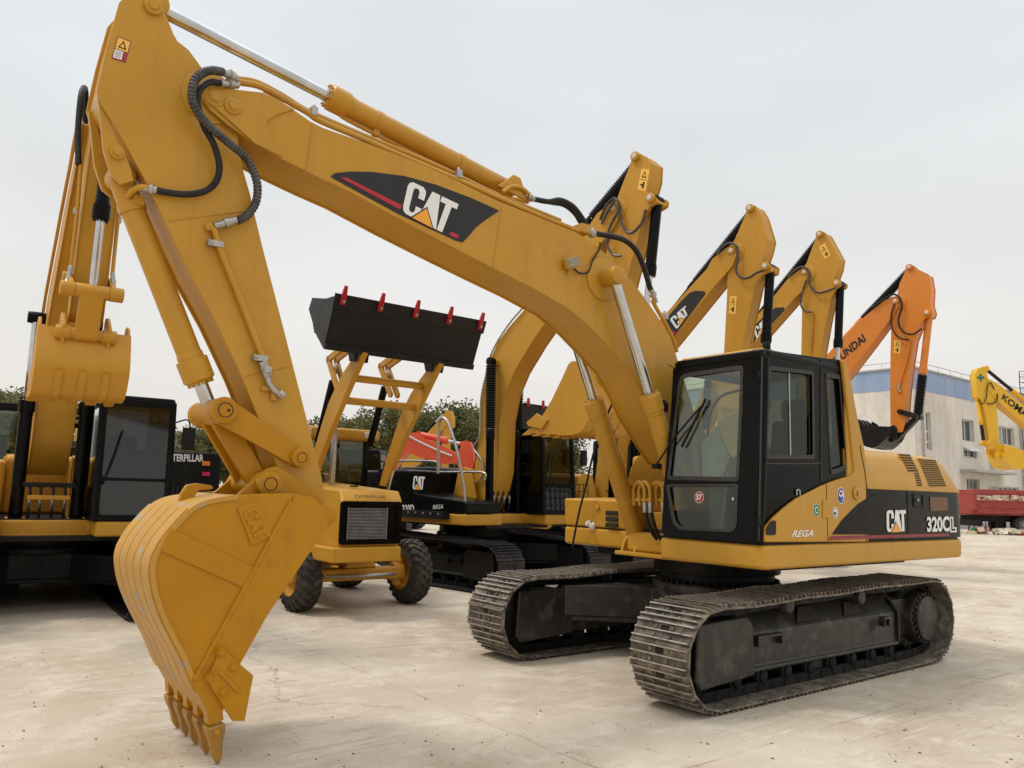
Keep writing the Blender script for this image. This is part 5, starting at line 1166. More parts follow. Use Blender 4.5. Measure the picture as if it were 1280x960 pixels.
m = MB(); m.tube(Hs(EF, [(1016, 390), (1015, 410), (1013, 440)], -.2), .02, 8); m.build('stick_pipe', M['yellow_b'], sE)

# ---- F : orange
FF = Frame(7.56, 22.74, -45)
f_boom = [(1122, 373), (1116.5, 370.5), (1106, 375), (1090, 388), (1075, 400.6), (1052.5, 423), (1020, 458), (990, 505), (975, 550), (967, 612), (980, 622), (992, 612), (998, 570), (1012, 535), (1040, 492), (1064, 464), (1090, 430), (1116, 395), (1123, 383)]
f_stick = [(1131, 340), (1133, 333), (1138, 331), (1144, 335), (1161, 343), (1164, 360), (1163, 380), (1166, 390), (1164, 396), (1156, 398), (1151, 405), (1143, 425), (1139, 450), (1134, 490), (1131, 530), (1128, 540), (1119, 541), (1113, 530), (1112.5, 490), (1113, 440), (1114, 405), (1118, 385), (1121, 372), (1124, 355)]
M['orange_dk'] = M['orange']
rF, bF, sF = row_machine('excavator', FF, 'orange excavator with raised boom bearing black lettering and a black bucket', 'orange', f_boom, f_stick, (1119, 376), (1137, 334), (1159, 391),
    tuple(FF.y((1123, 535), 0)), tuple(FF.y((1071, 523), 0)), (1000, 480), [(1050, 430), (1077, 398), (1136, 336)], 1.55, bmat=M['bucket_black'], kp=(1147, 521), group=None, bcol='orange', kboot=True)
m = MB(); text_on(m, 'HYUNDAI', Hs(FF, [(1040, 461), (1083, 426), (1078, 417), (1036, 452)], -.22), (0, -.003, 0), .03); m.build('maker_lettering', M['decal'], bF)
warn(sF, Hs(FF, [(1117, 441), (1125, 442), (1126, 426), (1118, 425)], -.175), (0, -1, 0))
bhose(FF, [(1090, 385), (1105, 374), (1117, 368), (1125, 373), (1127, 385), (1123, 400), (1127, 413), (1140, 418), (1152, 411)], -.25, .024, sF, 'rubber')
bhose(FF, [(1118, 380), (1114, 395), (1116, 412), (1124, 422), (1136, 425)], -.25, .02, sF, 'rubber')
m = MB(); m.tube(Hs(FF, [(1137, 426), (1133, 450), (1124, 480)], -.2), .022, 8); m.build('stick_pipe', M['orange'], sF)
m = MB(); m.tube(Hs(FF, [(1124, 479), (1123, 487), (1126, 490)], -.21), .028, 8); m.build('shutoff_valve', M['steel'], sF)

# ---- A : facing us on the left
AF = Frame(-6.4, 11.0, -55.5)
rA = empty('excavator', AF, 'yellow excavator facing the camera at the left, with black boom cylinders and a raised bucket', 'excavator', 'yellow excavators with model decals')
body(rA, 'yellow_b', side='yellow_b', cw='yellow_b', zc=.98, gl='glass_g')
aBP = V((3.10, 0, 5.55)); aF = V((.10, 0, 1.85)); aBK = V((3.0, 0, 3.44)); aT = V((2.22, 0, 2.56))
P = M['yellow_b']
bpts = [sim((p.x, 0, p.z), foot, BP, aF, aBP) for p in BOOM3]
bA = beam(rA, 'boom', P, [(p.x, p.z) for p in bpts], .235, 0, lip=.014)
spts = [sim((p.x, 0, p.z), BP, BK, aBP, aBK) for p in STK3]
sA = beam(rA, 'stick', P, [(p.x, p.z) for p in spts], .17, 0, lip=.016)
sm = lambda p: sim((p.x, 0, p.z), foot, BP, aF, aBP); st_ = lambda p: sim((p.x, 0, p.z), BP, BK, aBP, aBK)
cyl_top = sm(CT)
for s in (-1, 1):
    cylinder(rA, (.78, s*.34, 1.08), (cyl_top.x, s*.34, cyl_top.z), 1.62, .078, .045, 'black', 'chrome', name='boom_cylinder', head=1.25)
    m = MB(); m.cylb((cyl_top.x, s*.2, cyl_top.z), (cyl_top.x, s*.44, cyl_top.z), .075, .012, 24); m.build('cylinder_boss', [M['black']], bA)
    for dy in (-.11, .075):
        m = MB(); m.xz([(.55, .98), (1.0, .98), (.93, 1.14), (.82, 1.2), (.72, 1.2), (.6, 1.1)], s*.34+dy, s*.34+dy+.035); m.build('cylinder_bracket', P, rA, bevel=.01)
m = MB(); m.bb(.55, 1.0, -.5, .5, .95, 1.0); m.bb(.9, .94, -.24, .24, 1.42, 1.48, 0); m.build('front_plate', P, rA, bevel=.01)
m = MB(); m.bb(.88, .96, -.30, .30, 1.58, 1.64); m.build('hose_bar', M['black_m'], rA, bevel=.01)
m = MB()
for y in (-.36, .30): m.xz([(-.3, 1.15), (.5, 1.15), (.26, 1.98), (.06, 2.02), (-.1, 1.95)], y, y+.05)
m.build('boom_bracket', P, rA, bevel=.01)
foot_hoses(rA, .95)
cylinder(rA, sm(SCB), st_(STP), 1.75, .078, .045, 'black', 'chrome', name='stick_cylinder', boot=True)
kc = st_(KT)+V((.05, 0, 0)); Kp = V((3.42, 0, 3.66))
cylinder(rA, kc, Kp, .80, .068, .042, 'black', 'chrome', name='bucket_cylinder', head=1.3)
lp = V((3.02, 0, 3.86)); bu, T = gen_bucket(rA, tuple(aBK), tuple(aT), .88, M['yellow_b'], cutters=False); ep = T(EP)
for s in (1, -1):
    m = MB(); linkbar(m, Kp, lp, .075, .065, s*.18, s*.22); m.cylb((Kp.x, s*.16, Kp.z), (Kp.x, s*.30, Kp.z), .078, .012, 24); m.cylb((lp.x, s*.15, lp.z), (lp.x, s*.26, lp.z), .066, .012, 24); m.build('side_link', P, rA, angle=32)
m = MB(); m.cylb((Kp.x, -.16, Kp.z), (Kp.x, .16, Kp.z), .075, .01, 20); linkbar(m, Kp, ep, .07, .07, -.11, .11); m.cylb((ep.x, -.28, ep.z), (ep.x, .28, ep.z), .06, .012, 20); m.build('power_link', P, rA, angle=32)
for sx in (-1, 1):
    pts_ = [aBP+V((-.5, sx*.16, .25)), aBP+V((-.15, sx*.22, .5)), aBP+V((.05, sx*.27, .35)), aBP+V((.12, sx*.27, -.1)), aBP+V((.2, sx*.24, -.5))]
    m = MB(); m.tube(pts_, .032, 10); m.build('stick_hose', M['rubber'], sA)
    m = MB(); m.tube([aBP+V((.2, sx*.215, -.5)), aBP+V((.14, sx*.2, -1.0)), aBP+V((.1, sx*.2, -1.6))], .02, 8); m.build('stick_pipe', P, sA)
    m = MB(); m.box(aBP+V((.13, sx*.21, -1.0)), (.05, .05, .07)); m.tube([aBP+V((.1, sx*.2, -1.6)), aBP+V((.12, sx*.22, -1.75)), aBP+V((.16, sx*.24, -1.82))], .026, 8); m.build('shutoff_valve', M['steel'], sA, bevel=.004)
fr_ = [(p.x, p.z) for p in bpts]
m = MB(); up_ = [sm(p) for p in [V((q.x, 0, q.z)) for q in cut[3:]]]
m.tube([p+V((-.03, -.26, .03)) for p in up_[::2]], .02, 8); m.build('boom_pipe', P, bA)

# ---- G : another, seen from behind, between A and the bucket
GF = Frame(-7.9, 16.0, 125)
rG = empty('excavator', GF, 'excavator seen from behind, black rear with white lettering, orange and red reflectors', 'excavator', 'yellow excavators with model decals')
body(rG, 'yellow_b', side='black', cw='black', fine=False)
m = MB(); m.xy([(-2.55, 1.30), (-2.76, 1.30), (-2.76, -1.30), (-2.55, -1.30)], 1.10, 2.22); m.build('rear_panel', M['black_m'], rG, bevel=.02)
m = MB()
for k in range(22): y = -1.2+k*.075; m.bb(-2.766, -2.762, y, y+.03, 1.16, 1.62)
m.build('rear_grille', M['decal'], rG)
m = MB(); text_on(m, 'CATERPILLAR', [GF.x(p, -2.765) for p in ((204, 576.5), (254.5, 577.5), (254.5, 568), (204, 567))], (-.004, 0, 0), .03); m.build('maker_lettering', M['white'], rG)
m = MB(); m.slab([GF.x(p, -2.765) for p in ((252.5, 582), (262, 582), (262, 576.5), (252.5, 576.5))], (-.02, 0, 0)); m.build('orange_reflector', M['lamp_o'], rG)
m = MB(); m.slab([GF.x(p, -2.765) for p in ((252.5, 595), (262, 595), (262, 590), (252.5, 590))], (-.02, 0, 0)); m.build('red_reflector', M['lamp_r'], rG)
bpts = [sim((p.x, 0, p.z), foot, BP, (.1, 0, 1.95), (5.2, 0, 2.9)) for p in BOOM3]; bG = beam(rG, 'boom', P, [(p.x, p.z) for p in bpts], .22, 0, lip=.014)
spts = [sim((p.x, 0, p.z), BP, BK, (5.2, 0, 2.9), (4.1, 0, .75)) for p in STK3]; beam(rG, 'stick', P, [(p.x, p.z) for p in spts], .17, 0, lip=.016)
gen_bucket(rG, (4.1, 0, .75), (3.0, 0, .35), 1.1, P)

# ---- red-orange excavator and a small yellow arm far behind C
def far_arm(name, fr, label, paint, boom_p, stick_p, yb=.2, bucket=None, group=None, extra=None):
    root = empty(name, fr, label, 'excavator', group); body(root, paint, side=paint, cw=paint, fine=False)
    b1 = beam(root, 'boom', M[paint], [(p.x, p.z) for p in fr.ys(boom_p, -yb)], yb, 0, lip=.012)
    s1 = beam(root, 'stick', M[paint], [(p.x, p.z) for p in fr.ys(stick_p, -yb*.85)], yb*.85, 0, lip=.012) if stick_p else None
    return root, b1, s1
HF = Frame(-5.6, 25.5, -8)
rH, bH, sH = far_arm('excavator', HF, 'red orange excavator with its boom lying low, behind the grey tube handrail', 'red_o',
    [(489, 556), (494, 545), (505, 541), (520, 541), (533, 549), (560, 561), (573, 568), (574, 578), (556, 580), (520, 570), (510, 565), (503, 572), (494, 585), (484, 592), (480, 580)], [(574, 562), (580, 551), (588, 552), (592, 565), (592, 580), (584, 620), (576, 620), (572, 580)])
a = HF.y((524, 543), 0); b_ = HF.y((578, 555), 0); cylinder(rH, a, b_, (HF.y((560, 550), 0)-a).length, .095, .045, 'red_o', 'chrome', name='stick_cylinder')
m = MB(); m.tube([HF.y(p, -.24) for p in ((508, 543), (520, 550), (545, 562), (565, 570))], .03, 8); m.build('boom_pipe', M['pale'], bH)
IF = Frame(-6.0, 33.0, -20)
rI, bI, sI = far_arm('excavator', IF, 'distant yellow excavator with its small bent arm above the red orange boom', 'yellow_b',
    [(534, 541), (543, 531), (552, 524), (558, 522), (558, 532), (550, 540), (543, 550), (520, 580), (505, 590), (500, 580)], [(554, 519), (557, 512.5), (562, 513), (565, 521), (565, 533), (561, 536), (559, 560), (556, 590), (551, 590), (552, 560), (554, 530)])
a = IF.y((533, 540), 0); b_ = IF.y((556, 516), 0); cylinder(rI, a, b_, (b_-a).length*.5, .06, .045, 'black', 'chrome', name='stick_cylinder')

# ---- lemon-yellow one on the right
KF = Frame(13.0+11.0, 28.0, 180)
k_boom = [(1233, 472), (1239, 475), (1251, 482), (1262, 492), (1281, 507), (1330, 548), (1345, 600), (1325, 600), (1312, 560), (1281, 530), (1256, 510), (1243, 497), (1236, 488)]
KFy = lambda pts, y: [KF.y(p, y) for p in pts]
rK = empty('excavator', KF, 'bright lemon yellow excavator reaching in at the right edge, dark lettering on its boom', 'excavator')
body(rK, 'lemon', side='lemon', cw='lemon', fine=False)
bK = beam(rK, 'boom', M['lemon'], [(p.x, p.z) for p in KFy(k_boom, .2)], .2, 0, lip=.014)
k_stick = [(1219, 469), (1222, 461), (1229, 458), (1233, 462), (1236, 478), (1243, 490), (1247, 520), (1249, 559), (1243, 562), (1238, 557), (1233, 520), (1227, 500), (1222, 496), (1221, 484)]
sK = beam(rK, 'stick', M['lemon'], [(p.x, p.z) for p in KFy(k_stick, .18)], .18, 0, lip=.014)
bk_ = KF.y((1245, 556), 0); tp_ = KF.y((1292, 564), 0)
bu, T = gen_bucket(rK, tuple(bk_), tuple(tp_), 1.1, M['lemon'])
a, b_, c = KFy([(1300, 517), (1266, 487), (1232, 461)], 0); cylinder(rK, a, c, (b_-a).length, .085, .06, 'lemon', 'rubber', name='stick_cylinder')
a, b_, c = KFy([(1222, 500), (1226, 531), (1230, 554)], .0); cylinder(rK, a, c, (b_-a).length, .07, .06, 'lemon', 'rubber', name='bucket_cylinder')
m = MB(); Kk = c; ep = T(EP); linkbar(m, Kk, KF.y((1242, 547), 0), .06, .06, -.22, -.18); linkbar(m, Kk, KF.y((1242, 547), 0), .06, .06, .18, .22); m.build('side_link', M['lemon'], rK)
m = MB(); text_on(m, 'KOMATSU', KFy([(1251.5, 498.5), (1300, 538), (1306, 529), (1255, 492)], .203), (0, .003, 0), .03); m.build('maker_lettering', M['decal'], bK)
m = MB(); c = KF.y((1226, 472), .185)
m.box(c, (.26, .012, .08)); m.box(c, (.08, .014, .26)); m.build('cross_emblem', M['green'], sK)
m = MB(); m.tube(KFy([(1243, 487), (1238, 478), (1234, 484), (1233, 497), (1228, 505), (1222, 500)], .24), .018, 8); m.build('stick_hose', M['rubber'], sK)
m = MB(); m.tube(KFy([(1247, 492), (1246, 500), (1240, 505), (1234, 504)], .24), .02, 8); m.build('stick_hose', M['rubber'], sK)
# ================================================================ wheel loader with backhoe
BH = Frame(-2.14, 11.57, -52)
rB = empty('loader', BH, 'yellow loader with dark radiator grille, black red-toothed bucket raised against the sky', 'loader')
Yb = M['yellow_b']
def wheel(root, c, r, w, side, nlug=22, rim='yellow_b'):
    c = V(c); n = 48
    prof = [(0, r*.56), (.03, r*.60), (.06, r*.80), (.12, r*.90), (.20, r*.945), (.5, r*.955), (.8, r*.945), (.88, r*.90), (.94, r*.80), (.97, r*.60), (1, r*.56)]
    m = MB(); p0 = c+V((0, -w/2, 0)); p1 = c+V((0, w/2, 0)); m.lathe(p0, p1, prof, n, cap=False)
    hs = {}
    for k in range(nlug):
        for s in (-1, 1):
            a0 = 2*pi*(k+(.5 if s > 0 else 0))/nlug
            # stepped lug from the middle to the shoulder, leaning back
            st = [(-.02, 0), (.22, .055), (.26, .13), (.44, .17), (.50, .21)]
            wd = .085
            ids = []
            for j, (u, da) in enumerate(st):
                y = s*w*u; rr = r*(1.0 if u < .40 else .93 if u < .47 else .84); ri = r*(.93 if u < .4 else .86 if u < .47 else .78)
                aa = a0+da*1.1
                ids.append(m.add([c+V((R_*cos(aa+d_), y, R_*sin(aa+d_))) for R_, d_ in ((ri, -wd), (rr, -wd*.75), (rr, wd*.75), (ri, wd))]))
            for i0, i1 in zip(ids, ids[1:]):
                for j in range(3): m.face([i0+j, i1+j, i1+j+1, i0+j+1])
            m.face([ids[0], ids[0]+1, ids[0]+2, ids[0]+3]); m.face([ids[-1]+3, ids[-1]+2, ids[-1]+1, ids[-1]])
    wh = m.build('wheel', M['tyre'], root, angle=35)
    m = MB(); s = side
    m.lathe(c+V((0, -w*.46, 0)), c+V((0, w*.46, 0)), [(0, r*.60), (.02, r*.60), (.06, r*.55), (.35, r*.50), (.36, r*.18), (.40, r*.16), (.60, r*.16), (.64, r*.18), (.65, r*.50), (.94, r*.55), (.98, r*.60), (1, r*.60)], 40, cap=False)
    m.cylb(c+V((0, -w*.12, 0)), c+V((0, w*.12, 0)), r*.52, .01, 40); m.build('rim', M[rim], wh, angle=30)
    m = MB(); m.cylb(c+V((0, s*w*.1, 0)), c+V((0, s*w*.42, 0)), r*.22, .015, 24)
    for k in range(8): a = 2*pi*k/8; q = c+V((r*.33*cos(a), s*w*.12, r*.33*sin(a))); m.cyl(q, q+V((0, s*.03, 0)), .018, 6)
    m.build('hub', M[rim], wh, angle=32)
    return wh
for s in (-1, 1): wheel(rB, (0, s*.86, .47), .47, .32, s)
for s in (-1, 1): wheel(rB, (-2.15, s*.90, .70), .70, .42, s, 24)
m = MB(); m.xz([(-.13, .38), (.13, .38), (.13, .55), (-.13, .55)], -.62, .62); m.slab([(.13, -.25, .55), (.13, .25, .55), (.13, .15, .78), (.13, -.15, .78)], (-.3, 0, 0)); m.build('front_axle', Yb, rB, bevel=.03)
for s in (-1, 1): m = MB(); m.cylb((0, s*.55, .47), (0, s*.72, .47), .14, .02, 24); m.cylb((0, s*.66, .28), (0, s*.66, .66), .07, .01, 16); m.build('axle_hub', Yb, rB)
m = MB(); m.tube([(.12, -.55, .45), (.2, 0, .45), (.12, .55, .45)], .025, 8); m.build('steering_rod', M['steel'], rB)
XG = .88
gq = [BH.x(p, XG) for p in ((425, 681), (495, 677.5), (495, 622.5), (422, 627))]
yl, yr_ = gq[0].y-.03, gq[1].y+.05; zg0, zg1 = gq[0].z, gq[3].z
ym = (yl+yr_)/2
m = MB(); m.slab([(XG-.01, yl, zg0-.05), (XG-.01, yl, zg1-.02), (XG-.04, yl+.05, zg1+.03), (XG-.22, yl+.10, zg1+.15), (-1.25, yl+.04, zg1+.26), (-1.25, yl, zg1+.12), (-1.25, yl, zg0-.05)], (0, yr_-yl, 0))
hoodB = m.build('engine_hood', Yb, rB, bevel=.03, seg=3)
m = MB(); m.cylb((.35, ym, zg1+.19), (.35, ym, zg1+.215), .055, .004, 20); m.build('filler_hole', M['hole'], hoodB)
m = MB(); O_ = [V((XG, y, z)) for y, z in ((yl+.0, zg0), (yr_-.0, zg0), (yr_-.0, zg1+.01), (yl+.0, zg1+.01))]; I_ = [V((XG, y, z)) for y, z in ((yl+.06, zg0+.05), (yr_-.06, zg0+.05), (yr_-.06, zg1-.05), (yl+.06, zg1-.05))]
m.ring(rnd(O_, .05), rnd(I_, .04), (.035, 0, 0)); m.bb(XG-.005, XG+.004, yl+.04, yr_-.04, zg0+.03, zg1-.03); m.build('grille_frame', M['black'], rB, bevel=.008)
m = MB()
n_ = 22
for k in range(n_): z = zg0+.07+(zg1-zg0-.16)*k/(n_-1); m.bb(XG+.006, XG+.016, yl+.13, yr_-.22, z, z+.008, 0)
for y in (yl+.12, yr_-.21): m.bb(XG+.006, XG+.024, y-.012, y, zg0+.06, zg1-.07, 1)
m.build('radiator_grille', [M['grey'], M['steel']], rB)
m = MB(); text_on(m, 'CATERPILLAR', [V((XG-.03+.0, yl+.22, zg1+.045)), V((XG-.03, yr_-.22, zg1+.045)), V((XG-.06, yr_-.22, zg1+.085)), V((XG-.06, yl+.22, zg1+.085))], (.012, 0, .006), .02); m.build('hood_lettering', M['decal'], hoodB)
bq = [BH.x(p, XG+.02) for p in ((418, 704), (497, 698), (497, 677), (418, 683))]
m = MB(); m.bb(-.35, XG+.06, bq[0].y-.06, bq[1].y+.03, bq[0].z, zg0-.035); m.build('front_weight', Yb, rB, bevel=.025, seg=3)
m = MB(); m.bb(-1.9, -.35, -.42, .42, .55, 1.05); m.bb(-2.5, -1.2, -.35, .35, .5, .95); m.build('chassis', Yb, rB, bevel=.03)
m = MB(); m.cylb((-.35, ym, zg1+.18), (-.35, ym, zg1+.95), .045, .005, 16); m.tube([(-.35, ym, zg1+.9), (-.35, ym, zg1+1.08), (-.42, ym, zg1+1.14)], .032, 10); m.build('exhaust_pipe', M['steel'], rB)
# cab
cx0, cx1, cy = -2.3, -1.15, .72
m = MB(); m.bb(cx0, cx1, -cy, cy, 1.0, 1.3); cb = m.build('cab', Yb, rB, bevel=.03)
zr = 2.42
for x, y in ((cx0, -cy), (cx0, cy), (cx1, -cy), (cx1, cy)):
    m = MB(); m.box((x+(.05 if x < -2 else -.05), y-(.05 if y > 0 else -.05), (1.3+zr)/2), (.08, .08, zr-1.3)); m.build('corner_post', M['black'], cb, bevel=.01)
for a, b_, c, d in ((cx1-.05, cx1-.044, -cy+.09, cy-.09), (cx0+.05, cx0+.056, -cy+.09, cy-.09), (cx0+.09, cx1-.09, -cy+.05, -cy+.056), (cx0+.09, cx1-.09, cy-.056, cy-.05)):
    m = MB(); m.bb(a, b_, c, d, 1.3, zr); m.build('cab_window', M['glass'], cb)
m = MB(); m.xy([(cx0-.12, -cy-.06), (cx1+.22, -cy-.06), (cx1+.30, -cy+.15), (cx1+.30, cy-.15), (cx1+.22, cy+.06), (cx0-.12, cy+.06)], zr, zr+.17); m.build('roof', Yb, cb, bevel=.05, seg=3)
for y in (-.55, .55): m = MB(); m.box((cx1+.31, y, zr+.08), (.05, .2, .09)); m.build('roof_lamp', M['pale'], cb, bevel=.01)
m = MB(); m.bb(-2.0, -1.75, -.25, .25, 1.3, 1.9); m.bb(-1.85, -1.5, -.25, .25, 1.25, 1.42); m.build('driver_seat', M['seat'], cb, bevel=.04)
m = MB(); m.tube([(cx1, cy, 2.1), (cx1+.25, cy+.12, 2.1), (cx1+.25, cy+.12, 1.95)], .012, 6); m.box((cx1+.25, cy+.12, 1.85), (.05, .15, .28)); m.build('mirror', M['black_m'], cb, bevel=.02)
# loader arms, traced on their own planes, and the bucket
ya = .60
arm_l = [(444, 441), (449, 437), (453, 441), (447, 455), (431, 492), (411, 540), (397, 578), (388, 606), (381, 604), (390, 568), (401, 530), (410, 502), (419, 482), (430, 462)]
for s, pts in ((-1, arm_l),):
    P_ = [BH.y(p, -ya-.05) for p in pts]
    for s in (-1, 1):
        m = MB(); m.xz([(p.x, p.z) for p in P_], s*(ya-.04), s*(ya+.04)); arm = m.build('lift_arm', Yb, rB, bevel=.01)
for px in ((437, 472), (427, 500)):
    q = BH.y(px, -ya); m = MB(); m.cylb((q.x, -ya+.05, q.z), (q.x, ya-.05, q.z), .052, .005, 20); m.build('cross_tube', Yb, rB)
for s in (-1, 1):
    a = BH.y((384, 552), -ya-.0); b_ = BH.y((408, 452), -ya); a.y = b_.y = s*(ya-.0-.0)-s*.17
    m = MB(); m.cylb(a, a.lerp(b_, .78), .055, .01, 18); tc_ = m.build('tilt_cylinder', M['black'], rB); m = MB(); m.cylb(a.lerp(b_, .75), b_, .03, .004, 14); m.build('rod', M['chrome'], tc_)
    a = V((-.55, s*ya, .95)); b_ = BH.y((405, 552), -ya); b_.y = s*(ya-.0)
    b_ = V((b_.x, s*ya, b_.z)); m = MB(); m.cylb(a, a.lerp(b_, .5), .055, .01, 18); lc = m.build('lift_cylinder', M['black'], rB); m = MB(); m.cylb(a.lerp(b_, .48), b_, .028, .004, 14); m.build('rod', M['chrome'], lc)
    k1 = BH.y((402, 448), -ya); k2 = BH.y((413, 485), -ya); k3 = BH.y((421, 432), -ya)
    for aa, bb_ in ((k1, k2), (k1, k3)):
        m = MB(); linkbar(m, V((aa.x, 0, aa.z)), V((bb_.x, 0, bb_.z)), .045, .045, s*(ya-.13), s*(ya-.09)); linkbar(m, V((aa.x, 0, aa.z)), V((bb_.x, 0, bb_.z)), .045, .045, s*(ya-.25), s*(ya-.21)); m.build('bell_crank', Yb, rB, angle=32)
Q = lambda p: BH.y(p, -1.17)
lip_, bot_, bk1, bk2, hor1 = Q((420, 369)), Q((405, 434)), Q((386, 385)), Q((390, 372)), Q((402, 437))
prof = [(lip_.x, lip_.z), (bot_.x, bot_.z), (bot_.x-.02, bot_.z-.02), (Q((393, 415)).x, Q((393, 415)).z), (Q((391, 402)).x, Q((391, 402)).z), (bk1.x, bk1.z), (bk2.x, bk2.z), (Q((407, 373)).x, Q((407, 373)).z)]
m = MB()
for (a, b_) in ((0, 1), (1, 3), (3, 4), (4, 5), (5, 6)):
    p, q = V((prof[a][0], 0, prof[a][1])), V((prof[b_][0], 0, prof[b_][1])); d = (q-p).normalized(); n = V((-d.z, 0, d.x)); c0 = V((.5, 0, 3.9))
    if n.dot(c0-p) < 0: n = -n
    m.slab([V((r.x, -1.165, r.z)) for r in (p-d*.0, q+d*.0, q+n*.02, p+n*.02)], (0, 2.33, 0))
bkB = m.build('bucket', M['bucket_black'], rB)
for s in (-1, 1): m = MB(); m.xz(prof, s*1.17, s*1.145); m.build('side_plate', M['bucket_black'], bkB, bevel=.006)
m = MB(); d = (lip_-bot_).normalized(); n = V((d.z, 0, -d.x)); 
if n.x < 0: n = -n
m.slab([V((p.x, -1.19, p.z)) for p in (lip_+d*.03, lip_-d*.16, lip_-d*.16+n*.02, lip_+d*.03+n*.02)], (0, 2.38, 0)); m.build('cutting_edge', M['bucket_black'], bkB, bevel=.004)
m = MB(); m.slab([V((p.x, -1.17, p.z)) for p in (bot_+n*.012+d*.06, bot_+n*.012-d*.02, bot_+n*.03-d*.02, bot_+n*.03+d*.05)], (0, 2.34, 0)); m.build('heel_strip', M['bucket_black'], bkB)
for k in range(5):
    y = -1.08+k*.54; c = V((lip_.x, y, lip_.z))+n*.02; m = MB()
    m.slab([c+V((0, -.034, 0))-d*.10, c+V((0, -.034, 0))+d*.02, c+V((0, -.018, 0))+d*.15, c+V((0, .018, 0))+d*.15, c+V((0, .034, 0))+d*.02, c+V((0, .034, 0))-d*.10], n*.045); m.build('bucket_tooth', M['redtooth'], bkB, bevel=.008)
    q = c-d*.05+n*.05; m = MB(); m.cyl(q, q+n*.015, .02, 8); m.build('tooth_bolt', M['steel'], bkB)
for y in (-.6, .6):
    m = MB()
    for dy in (-.1, .07): m.slab([V((p.x, y+dy, p.z)) for p in (bot_+V((0, 0, .12)), bot_+V((-.30, 0, .10)), bot_+V((-.22, 0, -.10)), bot_+V((-.06, 0, -.12)))], (0, .03, 0))
    m.build('bucket_bracket', M['black_m'], bkB, bevel=.006)

# ---- second black loader bucket and loader far behind the row
LF = Frame(.6, 24.0, -50)
rL = empty('loader', LF, 'distant loader with black red-toothed bucket showing low behind the yellow excavator cab', 'loader')
q0, q1, q2, q3 = ray(588, 505), 0, 0, 0
def pt(x, y, D): return LF.R @ (at_depth(x, y, D)-LF.o)
c0, c1 = pt(655, 503, 22.6), pt(722, 521, 24.6)
ax_ = (c1-c0); ax_.z = 0
dn = V((0, 0, 1)); fwd_ = V((1, 0, 0))
m = MB(); hh = .95
prof2 = [c0, c0+V((-.15, 0, -hh*.95)), c0+V((-.6, 0, -hh)), c0+V((-1.0, 0, -hh*.5)), c0+V((-.9, 0, -.1))]
m.slab(prof2, ax_*1.1); b2 = m.build('bucket', M['bucket_black'], rL, bevel=.02)
for k in range(5):
    c = c0+ax_*(.06+.26*k); m = MB(); m.slab([c+V((.01, -.05, -.1)), c+V((.01, .05, -.1)), c+V((.01, .03, .14)), c+V((.01, -.03, .14))], (.06, 0, 0)); m.build('bucket_tooth', M['redtooth'], b2, bevel=.008)
pc = (c0+c1)/2; 
m = MB()
for s in (-.5, .5):
    a = V((-1.9, pc.y+s, 1.5)); b_ = V((pc.x-.35, pc.y+s, pc.z-hh*.8)); dd = (b_-a); qq = dd.to_track_quat('Z', 'Y').to_matrix(); k_ = MB(); k_.box((a+b_)/2, (.2, .1, dd.length), qq); k_.build('lift_arm', Yb, rL, bevel=.01)
yy = pc.y
for s in (-1, 1):
    wheel(rL, (-.1, yy+s*.86, .47), .47, .32, s); wheel(rL, (-2.3, yy+s*.9, .7), .7, .42, s)
m = MB(); m.bb(-2.6, .4, yy-.4, yy+.4, .5, 1.5); m.build('chassis', Yb, rL, bevel=.05)
m = MB(); m.bb(-2.3, -1.2, yy-.7, yy+.7, 1.2, 2.4); m.build('cab', M['black'], rL, bevel=.05)
m = MB(); m.bb(-2.45, -.95, yy-.8, yy+.8, 2.4, 2.58); m.build('roof', Yb, rL, bevel=.05, seg=3)

# ---- machine at the far left edge: black bucket shape and silver truck cab beyond
SF = Frame(-9.75, 13.3, -57)
rS = empty('excavator', SF, 'excavator mostly cut off by the left edge, dark cab roof showing', 'excavator', None)
body(rS, 'yellow_b', side='black_m', cw='black_m', fine=False)
bpts = [sim((p.x, 0, p.z), foot, BP, (.1, 0, 1.95), (5.0, 0, 3.0)) for p in BOOM3]
beam(rS, 'boom', Yb, [(p.x, p.z) for p in bpts], .22, 0)
beam(rS, 'stick', Yb, [(p.x, p.z) for p in [sim((p.x, 0, p.z), BP, BK, (5.0, 0, 3.0), (4.0, 0, .8)) for p in STK3]], .17, 0)
gen_bucket(rS, (4.0, 0, .8), (3.0, 0, .4), 1.1, Yb)
TF = Frame(-17.5, 27.5, -60)
rT = empty('van', TF, 'silver van with dark windscreen glimpsed at the far left edge behind the excavators', 'van')
m = MB(); m.xz([(-2.4, .4), (-2.4, 2.3), (-2.2, 2.42), (.9, 2.42), (1.35, 2.3), (1.95, 1.45), (2.45, 1.25), (2.55, 1.0), (2.55, .4)], -.95, .95); vb = m.build('body', varied('silver_paint', (.35, .36, .37), (.42, .43, .44), 2, (.25, .4), metal=.3), rT, bevel=.08, seg=3)
m = MB(); m.slab([V((1.40, y, z)) if False else V((x, y, z)) for x, y, z in ((1.41, -.8, 2.24), (1.41, .8, 2.24), (1.96, .84, 1.48), (1.96, -.84, 1.48))], (.012, 0, .01)); m.build('windscreen', M['glass_d'], rT)
for s in (-1, 1):
    m = MB(); m.slab([(1.25, s*.951, 2.15), (-2.2, s*.951, 2.15), (-2.2, s*.951, 1.5), (1.7, s*.951, 1.5)], (0, s*.006, 0)); m.build('side_window', M['glass_d'], rT)
    m = MB(); m.box((2.56, s*.7, .95), (.05, .3, .18)); m.build('headlight', M['pale'], rT, bevel=.02)
    for x in (-1.6, 1.7): wheel(rT, (x, s*.85, .34), .34, .22, s, 20, 'grey')

